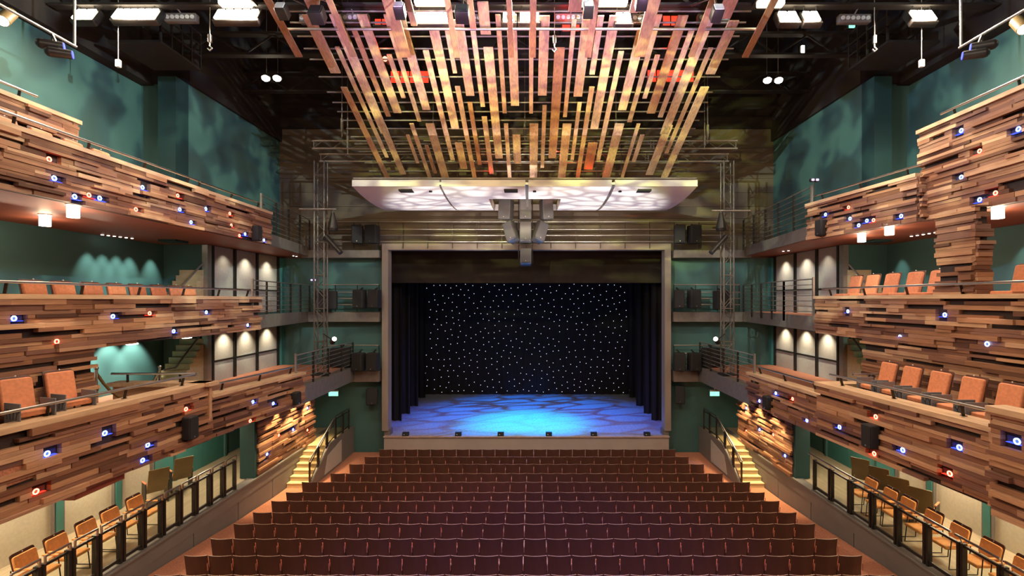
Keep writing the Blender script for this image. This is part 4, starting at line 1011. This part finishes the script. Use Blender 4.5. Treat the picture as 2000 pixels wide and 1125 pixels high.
c = U(752, 115, board_d(115, A0+1.0)); r = thing('red_spot', 'small bright red spotlight between the boards on the left', 'stage light', c)
mb = MB(); mb.sph(c, .075, 10, 6); build('lens', mb, M['e_redw'], r); mb = MB(); mb.tube(c+Vector((0,.05,0)), c+Vector((0,.3,.05)), .09, 10); build('housing', mb, M['steeldark'], r)
# recessed downlights in the upper soffits
for k, (px, py) in enumerate(((88,428),(143,410),(1683,462),(1737,447),(1949,412))):
    d = 1.95*F/(VY-py) if True else 0; c = U(px, py, 1.86*F/(VY-py)); 
    r = thing('downlight', 'glowing cylindrical downlight below the upper %s balcony, %s from left' % ('left' if px < 1000 else 'right', ordn(k+1 if k < 2 else k-1)), 'downlight', (c.x, c.y, 8.95), 'downlights below the upper balconies')
    mb = MB(); mb.tube((c.x, c.y, 8.95), (c.x, c.y, 8.70), .105, 14); build('lamp', mb, M['e_down'], r)
    mb = MB(); mb.tube((c.x, c.y, 8.975), (c.x, c.y, 8.955), .13, 14); build('trim_ring', mb, M['gal'], r)
k = 0
for (pa, ya, pb, yb, n, nm) in ((200,459,258,466,6,'left'),(343,473,364,475,3,'left'),(1780,462,1838,453,6,'right'),(1530,491,1540,490,2,'right'),(573,500,579,501,2,'left')):
    for q in range(n):
        f = q/(n-1); px = pa+(pb-pa)*f; py = ya+(yb-ya)*f; c = U(px, py, 1.95*F/(VY-py)); k += 1
        r = thing('spot_lamp', 'tiny recessed spot lamp in the upper %s soffit, %s from left' % (nm, ordn(k)), 'downlight', (c.x, c.y, 8.95), 'tiny recessed spot lamps')
        mb = MB(); mb.tube((c.x, c.y, 8.975), (c.x, c.y, 8.945), .036, 10); build('lamp', mb, M['e_small'], r)
        mb = MB(); mb.tube((c.x, c.y, 8.975), (c.x, c.y, 8.958), .05, 10); build('trim_ring', mb, M['grey'], r)
for k, (px, py) in enumerate(((258,672),(365,660))):
    c = U(px, py, -1.05*F/(VY-py)); r = thing('downlight', 'flat square downlight below the middle left balcony, %s from left' % ordn(k+1), 'downlight', (c.x, c.y, 5.9))
    mb = MB(); mb.rbox((c.x, c.y, 5.955), (.15, .2, .04), .03, .01); build('lamp', mb, M['e_small'], r)
# ================================================================ STAGE EDGE, ROPE BARRIER
for k, px in enumerate((792,895,978,1072,1160,1264)):
    c = U(px, 849, 22.0); r = thing('stage_light_box', 'small black light box on the stage edge, %s from left' % ordn(k+1), 'stage light', (c.x, 22.02, .835), 'light boxes on the stage edge')
    mb = MB(); mb.prism([(21.93,.835),(22.12,.835),(22.12,.99),(21.97,.99)][::-1], c.x-.14, c.x+.14); build('housing', mb, M['black'], r)
    mb = MB(); mb.tube((c.x-.05, 21.94, .91), (c.x-.05, 21.925, .91), .02, 8); build('indicator', mb, M['bone'], r)
for k, (px, d) in enumerate(((188, 10.9), (312, 12.9))):
    X = CX+(px-VX)*d/F; zt = CZ - (718+ (4 if k == 0 else 0) - VY)*d/F
    r = thing('stanchion', 'slim steel rope stanchion on the lower left balcony, %s' % ('near the timber wall' if k == 0 else 'near the stairs'), 'stanchion', (X, d, 4.0), 'rope barrier stanchions')
    mb = MB(); mb.tube((X, d, 4.0), (X, d, zt), .03, 10); build('post', mb, M['steel'], r)
    mb = MB(); mb.tube((X, d, 4.0), (X, d, 4.04), .16, 16); build('base', mb, M['steel'], r)
    mb = MB(); mb.sph((X, d, zt+.03), .045); build('finial', mb, M['steel'], r)
    if k == 0: A_ = Vector((X, d, zt-.08))
    else: B_ = Vector((X, d, zt-.08))
mb = MB(); mb.path([A_.lerp(B_, t/10) - Vector((0,0,.9*(1-(2*t/10-1)**2)))*.75 for t in range(11)], .03, 8)
tag(build('barrier_rope', mb, M['olive'], None), 'sagging olive rope strung between the two stanchions', 'rope')
for k, (px, py, d) in enumerate(((613,547,21.9),(1590,352,15.5))):
    c = U(px, py, d); r = thing('twin_lamp', 'small twin-lens lamp on a stem by the %s gallery railing' % ('left middle', 'right upper')[k], 'lamp', c)
    for q in (-1, 1):
        mb = MB(); mb.rbox(c + Vector((q*.07, 0, 0)), (.12, .12, .1), .02, .01); build('head', mb, M['steeldark'], r)
        mb = MB(); mb.rbox(c + Vector((q*.07, -.065, 0)), (.09, .02, .07), .02, .004); build('lens', mb, M['e_lilac'], r)
    mb = MB(); mb.tube(c, c - Vector((0,0,.22 if k == 0 else .55)), .015, 6); build('stem', mb, M['steeldark'], r)
# ================================================================ LIGHT
def aim(o, tgt):
    v = Vector(tgt) - o.location; o.rotation_euler = v.to_track_quat('-Z', 'Y').to_euler()
def spot(name, loc, tgt, W, col, ang=60, blend=.6, r=.12, gobo=None):
    l = bpy.data.lights.new(name, 'SPOT'); l.energy = W; l.color = col; l.spot_size = R(ang); l.spot_blend = blend; l.shadow_soft_size = r
    o = link(bpy.data.objects.new(name, l)); o.location = loc; aim(o, tgt)
    if gobo:
        l.use_nodes = True; nt = l.node_tree; N = nt.nodes; K = nt.links; em = N['Emission']
        tc = N.new('ShaderNodeTexCoord'); sp = N.new('ShaderNodeSeparateXYZ'); K.new(tc.outputs['Normal'], sp.inputs[0])
        dv = []
        for a in 'XY':
            m = N.new('ShaderNodeMath'); m.operation = 'DIVIDE'; K.new(sp.outputs[a], m.inputs[0]); K.new(sp.outputs['Z'], m.inputs[1]); dv.append(m)
        cb = N.new('ShaderNodeCombineXYZ'); K.new(dv[0].outputs[0], cb.inputs[0]); K.new(dv[1].outputs[0], cb.inputs[1])
        mp = N.new('ShaderNodeMapping'); mp.inputs['Scale'].default_value = gobo.get('scale', (6,6,1)); mp.inputs['Location'].default_value = gobo.get('loc', (0,0,0))
        K.new(cb.outputs[0], mp.inputs[0])
        rp = N.new('ShaderNodeValToRGB')
        nz = N.new('ShaderNodeTexNoise'); nz.inputs['Scale'].default_value = 1.3; nz.inputs['Detail'].default_value = 3
        K.new(mp.outputs[0], nz.inputs['Vector'])
        if gobo['kind'] == 'branch':
            ad = N.new('ShaderNodeVectorMath'); ad.operation = 'MULTIPLY_ADD'; ad.inputs[1].default_value = (.5,.5,0); K.new(nz.outputs['Color'], ad.inputs[0]); K.new(mp.outputs[0], ad.inputs[2])
            vo = N.new('ShaderNodeTexVoronoi'); vo.feature = 'DISTANCE_TO_EDGE'; vo.inputs['Scale'].default_value = 1
            K.new(ad.outputs[0], vo.inputs['Vector']); K.new(vo.outputs['Distance'], rp.inputs['Fac'])
        else: K.new(nz.outputs['Fac'], rp.inputs['Fac'])
        el = rp.color_ramp.elements; st = gobo['ramp']
        while len(el) < len(st): el.new(.5)
        for e, (p, c) in zip(el, st): e.position = p; e.color = (*c, 1)
        K.new(rp.outputs['Color'], em.inputs['Color']); em.inputs['Strength'].default_value = 1
    return o
def area(name, loc, tgt, W, col, sx, sy=None, spread=None):
    l = bpy.data.lights.new(name, 'AREA'); l.energy = W; l.color = col; l.shape = 'RECTANGLE'; l.size = sx; l.size_y = sy or sx
    if spread: l.spread = R(spread)
    o = link(bpy.data.objects.new(name, l)); o.location = loc; aim(o, tgt); return o
def point(name, loc, W, col, r=.1):
    l = bpy.data.lights.new(name, 'POINT'); l.energy = W; l.color = col; l.shadow_soft_size = r
    o = link(bpy.data.objects.new(name, l)); o.location = loc; return o
WARM = (1, .82, .62); WH = (1, .90, .76)
w = bpy.data.worlds.new('hall_ambient'); SC.world = w; w.use_nodes = True
w.node_tree.nodes['Background'].inputs[0].default_value = (1, .80, .62, 1); w.node_tree.nodes['Background'].inputs[1].default_value = .05
# house floods on the bridge, thrown down the hall
for k, (x, W) in enumerate(((-10.3,500),(-7.3,460),(-2.4,230),(0,230),(2.6,230),(7.2,460),(10.3,500))):
    area('house_flood', (x, 12.4, 14.45), (x*.9, 9.5, 4), W, WARM, 1.0, .4)
for x in (-6, 0, 6): area('rear_fill_light', (x, 1.5, 14.5), (x, 7.5, 5), 330, WARM, 1.5, .8)  # unseen fill lights added overhead at the rear to brighten the hall
# opposite-wall throws that model the balcony fronts
for s in (-1, 1):
    spot('balcony_wash', (-s*5.5, 4.0, 12.5), (s*9.2, 11, 7.5), 1050, (1,.78,.56), 80, .7, .25)
    spot('balcony_wash', (-s*4.5, 9.0, 13.6), (s*8.5, 15, 6.5), 700, (1,.78,.56), 60, .7, .25)
    # upper teal wall, mottled by a soft gobo
    spot('wall_gobo', (-s*3.0, 6.5, 12.8), (s*12, 17.5, 12.0), 8500, (1,1,1), 62, .7, .06,
         dict(kind='noise', scale=(11,8,1), ramp=[(.40,(.01,.02,.16)),(.50,(.12,.25,.45)),(.58,(.80,1,.95))]))
    spot('wall_sheen', (-s*1.0, 6.0, 13.4), (s*13, 10.5, 12.5), 1700, (.95,1,1), 55, .9, .3)
    # box interior
    for y in (5.0, 7.5, 10.0, 12.6): area('box_light', (s*10.9, y, 3.42), (s*11.1, y, 1), 75, (1,.84,.56), .5, .5)
    area('box_light_end', (s*10.2, 15.6, 3.4), (s*10.4, 15.6, 1), 60, (1,.86,.6), .4)
    # steps and glowing timber wall
    for y in (16.6, 18.0, 19.4): spot('step_spot', (s*8.25, y, 3.3), (s*8.62, y+.25, .9), 330, (1,.78,.42), 75, .6, .05)
    for y in (17.2, 18.4, 19.6): spot('timber_graze', (s*8.6, y, 3.25), (s*8.86, y, 1.0), 230, (1,.70,.36), 70, .5, .03)
    # panels by the galleries
    for y in (18.3, 19.7, 21.3):
        spot('panel_spot', (s*10.95, y, 8.9), (s*11.38, y, 7.2), 40 + 70*(y>19), (1,.90,.72), 96, 1, .03)
        spot('panel_spot', (s*10.95, y, 5.9), (s*11.38, y, 4.7), 130, (1,.88,.66), 96, 1, .03)
    # teal scallops behind the middle balconies
    for y in ((14.5, 15.0, 15.5, 16.0, 16.9) if s < 0 else (9.3, 12.6, 16.8)): spot('scallop_spot', (s*12.55, y, 8.93), (s*13.0, y, 7.4), 190 if s < 0 else 90, (.86,1,.92), 52, 1, .03)
    for y in (12.0, 14.2, 15.2, 16.1): spot('scallop_low', (s*12.4, y, 5.9), (s*13.0, y, 4.7), 230, (.9,1,.9), 80, .6, .05)
    for px, py in (((88,428),(143,410)) if s < 0 else ((1683,462),(1737,447),(1949,412))):
        c = U(px, py, 1.95*F/(VY-py)); point('downlight_bulb', (c.x, c.y, 8.62), 26, WARM, .1)
    area('mid_fill', (s*11.2, 11, 8.7), (s*10.0, 11, 6), 70, WARM, 4, .6)
    area('low_fill', (s*10.2, 9.5, 5.85), (s*8.9, 9.5, 4), 45, WARM, .8, 5)
    # blue and red tints over the seats
    spot('teal_stage_wall', (s*6.0, 17, 9.5), (s*8.5, 22.5, 6.5), 110, (1,.9,.75), 60, .8, .2)
# ceiling boards: lilac high up, amber lower down
for x in (-3.2, 0, 3.2):
    spot('lilac_board_wash', (x*1.1, 7.5, 9.6), (x, 12.8, 14.4), 2300, (.66,.44,1), 44, .8, .1)
spot('amber_board_gobo', (-5.5, 9.5, 9.6), (1.0, 16.0, 13.0), 2300, (1,.72,.36), 56, .6, .04, dict(kind='branch', scale=(6,12,1), ramp=[(.03,(.25,.2,.2)),(.12,(1,1,1))]))
spot('amber_board_gobo', (5.5, 9.5, 9.6), (-1.0, 16.0, 13.0), 2300, (1,.68,.34), 56, .6, .04, dict(kind='branch', scale=(6,12,1), loc=(3,1,0), ramp=[(.03,(.25,.2,.2)),(.12,(1,1,1))]))
area('board_uplight', (0, 10, 7.6), (0, 14, 13.5), 50, (1,.62,.42), 8, 1)
# gobo light on the reflector, from unseen spots added low over the seats
for s in (-1, 1):
    spot('reflector_gobo', (s*3.0, 16.6, 1.9), (s*2.35, 19.6, 10.78), 4300, (1,.97,.95), 42, .4, .09, dict(kind='branch', scale=(8,15,1), loc=(s*2,0,0), ramp=[(.0,(.22,.20,.27)),(.16,(1,1,1))]))
# wall above the proscenium: yellow-green streaks, red to the right
spot('upper_wall_gobo', (-3, 8, 11.0), (-2, 22.5, 13.6), 6500, (.75,.80,.25), 52, .6, .03, dict(kind='branch', scale=(5,22,1), ramp=[(.10,(.12,.10,.10)),(.28,(1,1,1))]))
spot('upper_wall_gobo', (3, 8, 11.0), (5, 22.5, 13.4), 6500, (.70,.80,.22), 52, .6, .03, dict(kind='branch', scale=(6,20,1), loc=(5,2,0), ramp=[(.10,(.12,.10,.10)),(.28,(1,1,1))]))
spot('upper_wall_red', (1, 18, 12.5), (7.6, 22.5, 11.2), 1500, (1,.06,.05), 46, .7, .03, dict(kind='noise', scale=(6,10,1), ramp=[(.45,(.05,.05,.05)),(.6,(1,1,1))]))
for x, y, z in ((-3.9, 13.6, 14.2), (4.0, 13.6, 14.2), (1.1, 12.9, 14.6), (-1.5, 19, 12.0), (2.5, 19, 11.8)): point('red_glow', (x, y, z), 10, (1,.04,.02), .15)
area('gallery_fill', (0, 19.5, 10.4), (0, 22.4, 9.4), 60, (1,.80,.62), 10, .3)
# stage
spot('stage_blue_gobo', (-.5, 27.6, 9.6), (0.1, 25.9, .8), 9000, (.0,.20,1), 86, .7, .05, dict(kind='branch', scale=(3.4,9,1), ramp=[(.03,(.02,.02,.05)),(.12,(1,1,1))]))
spot('stage_cyan', (0.5, 24.4, 9.4), (.0, 24.0, .8), 14000, (.0,.50,1), 50, .9, .2)
spot('stage_violet', (3.5, 24.4, 9.4), (4.2, 24.2, .8), 1900, (.05,.05,1), 75, .9, .2)
spot('stage_violet', (-3.5, 24.4, 9.4), (-4.6, 24.2, .8), 1700, (.03,.05,1), 75, .9, .2)
spot('stage_pale', (4.0, 9, 13.6), (2.6, 24.2, .8), 500, (.8,.7,1), 13, .6, .03, dict(kind='branch', scale=(60,60,1), ramp=[(.08,(.1,.1,.1)),(.25,(1,1,1))]))
spot('border_warm', (0, 12, 9.0), (0, 24, 8.6), 150, (1,.8,.6), 40, .8, .2)
# seats
spot('seat_blue', (1.5, 5, 13.8), (0.5, 10.6, 1), 8000, (.12,.16,1), 50, .9, .1)
spot('seat_warm', (-1.5, 9, 13.5), (-2.2, 14.6, 1), 1500, (1,.45,.18), 26, .9, .1)
spot('seat_gold', (-1.0, 8, 13.8), (-1.0, 16.0, 1), 700, (1,.75,.4), 12, .9, .1)
spot('apron_wash', (0, 14, 13.0), (0, 21.9, .5), 450, WH, 46, .8, .2)
spot('frame_wash', (-4, 10, 9.5), (-6.4, 22, 5), 120, WH, 30, .8, .2)
spot('frame_wash', (4, 10, 9.5), (6.4, 22, 5), 120, WH, 30, .8, .2)
for p, c in LEDPOS: point('accent_glow', p, .32, (.06,.12,1) if c == 'B' else (1,.06,.03), .02)
# ================================================================ CAMERA
cam = bpy.data.cameras.new('camera'); co = link(bpy.data.objects.new('camera', cam))
co.location = (CX, 0, CZ); co.rotation_euler = (R(90), 0, 0)
cam.sensor_width = 36; cam.lens = 36*F/2000; cam.shift_x = (1000-VX)/2000; cam.shift_y = (VY-562.5)/2000
cam.clip_start = .05; cam.clip_end = 100
SC.camera = co
SC.view_settings.view_transform = 'Standard'; SC.view_settings.look = 'None'; SC.view_settings.exposure = 0
SC.cycles.use_denoising = True; SC.cycles.max_bounces = 6; SC.cycles.diffuse_bounces = 3; SC.cycles.glossy_bounces = 2
SC.cycles.transparent_max_bounces = 12; SC.cycles.caustics_reflective = False; SC.cycles.caustics_refractive = False
SC.cycles.sample_clamp_indirect = 4; SC.cycles.use_light_tree = True
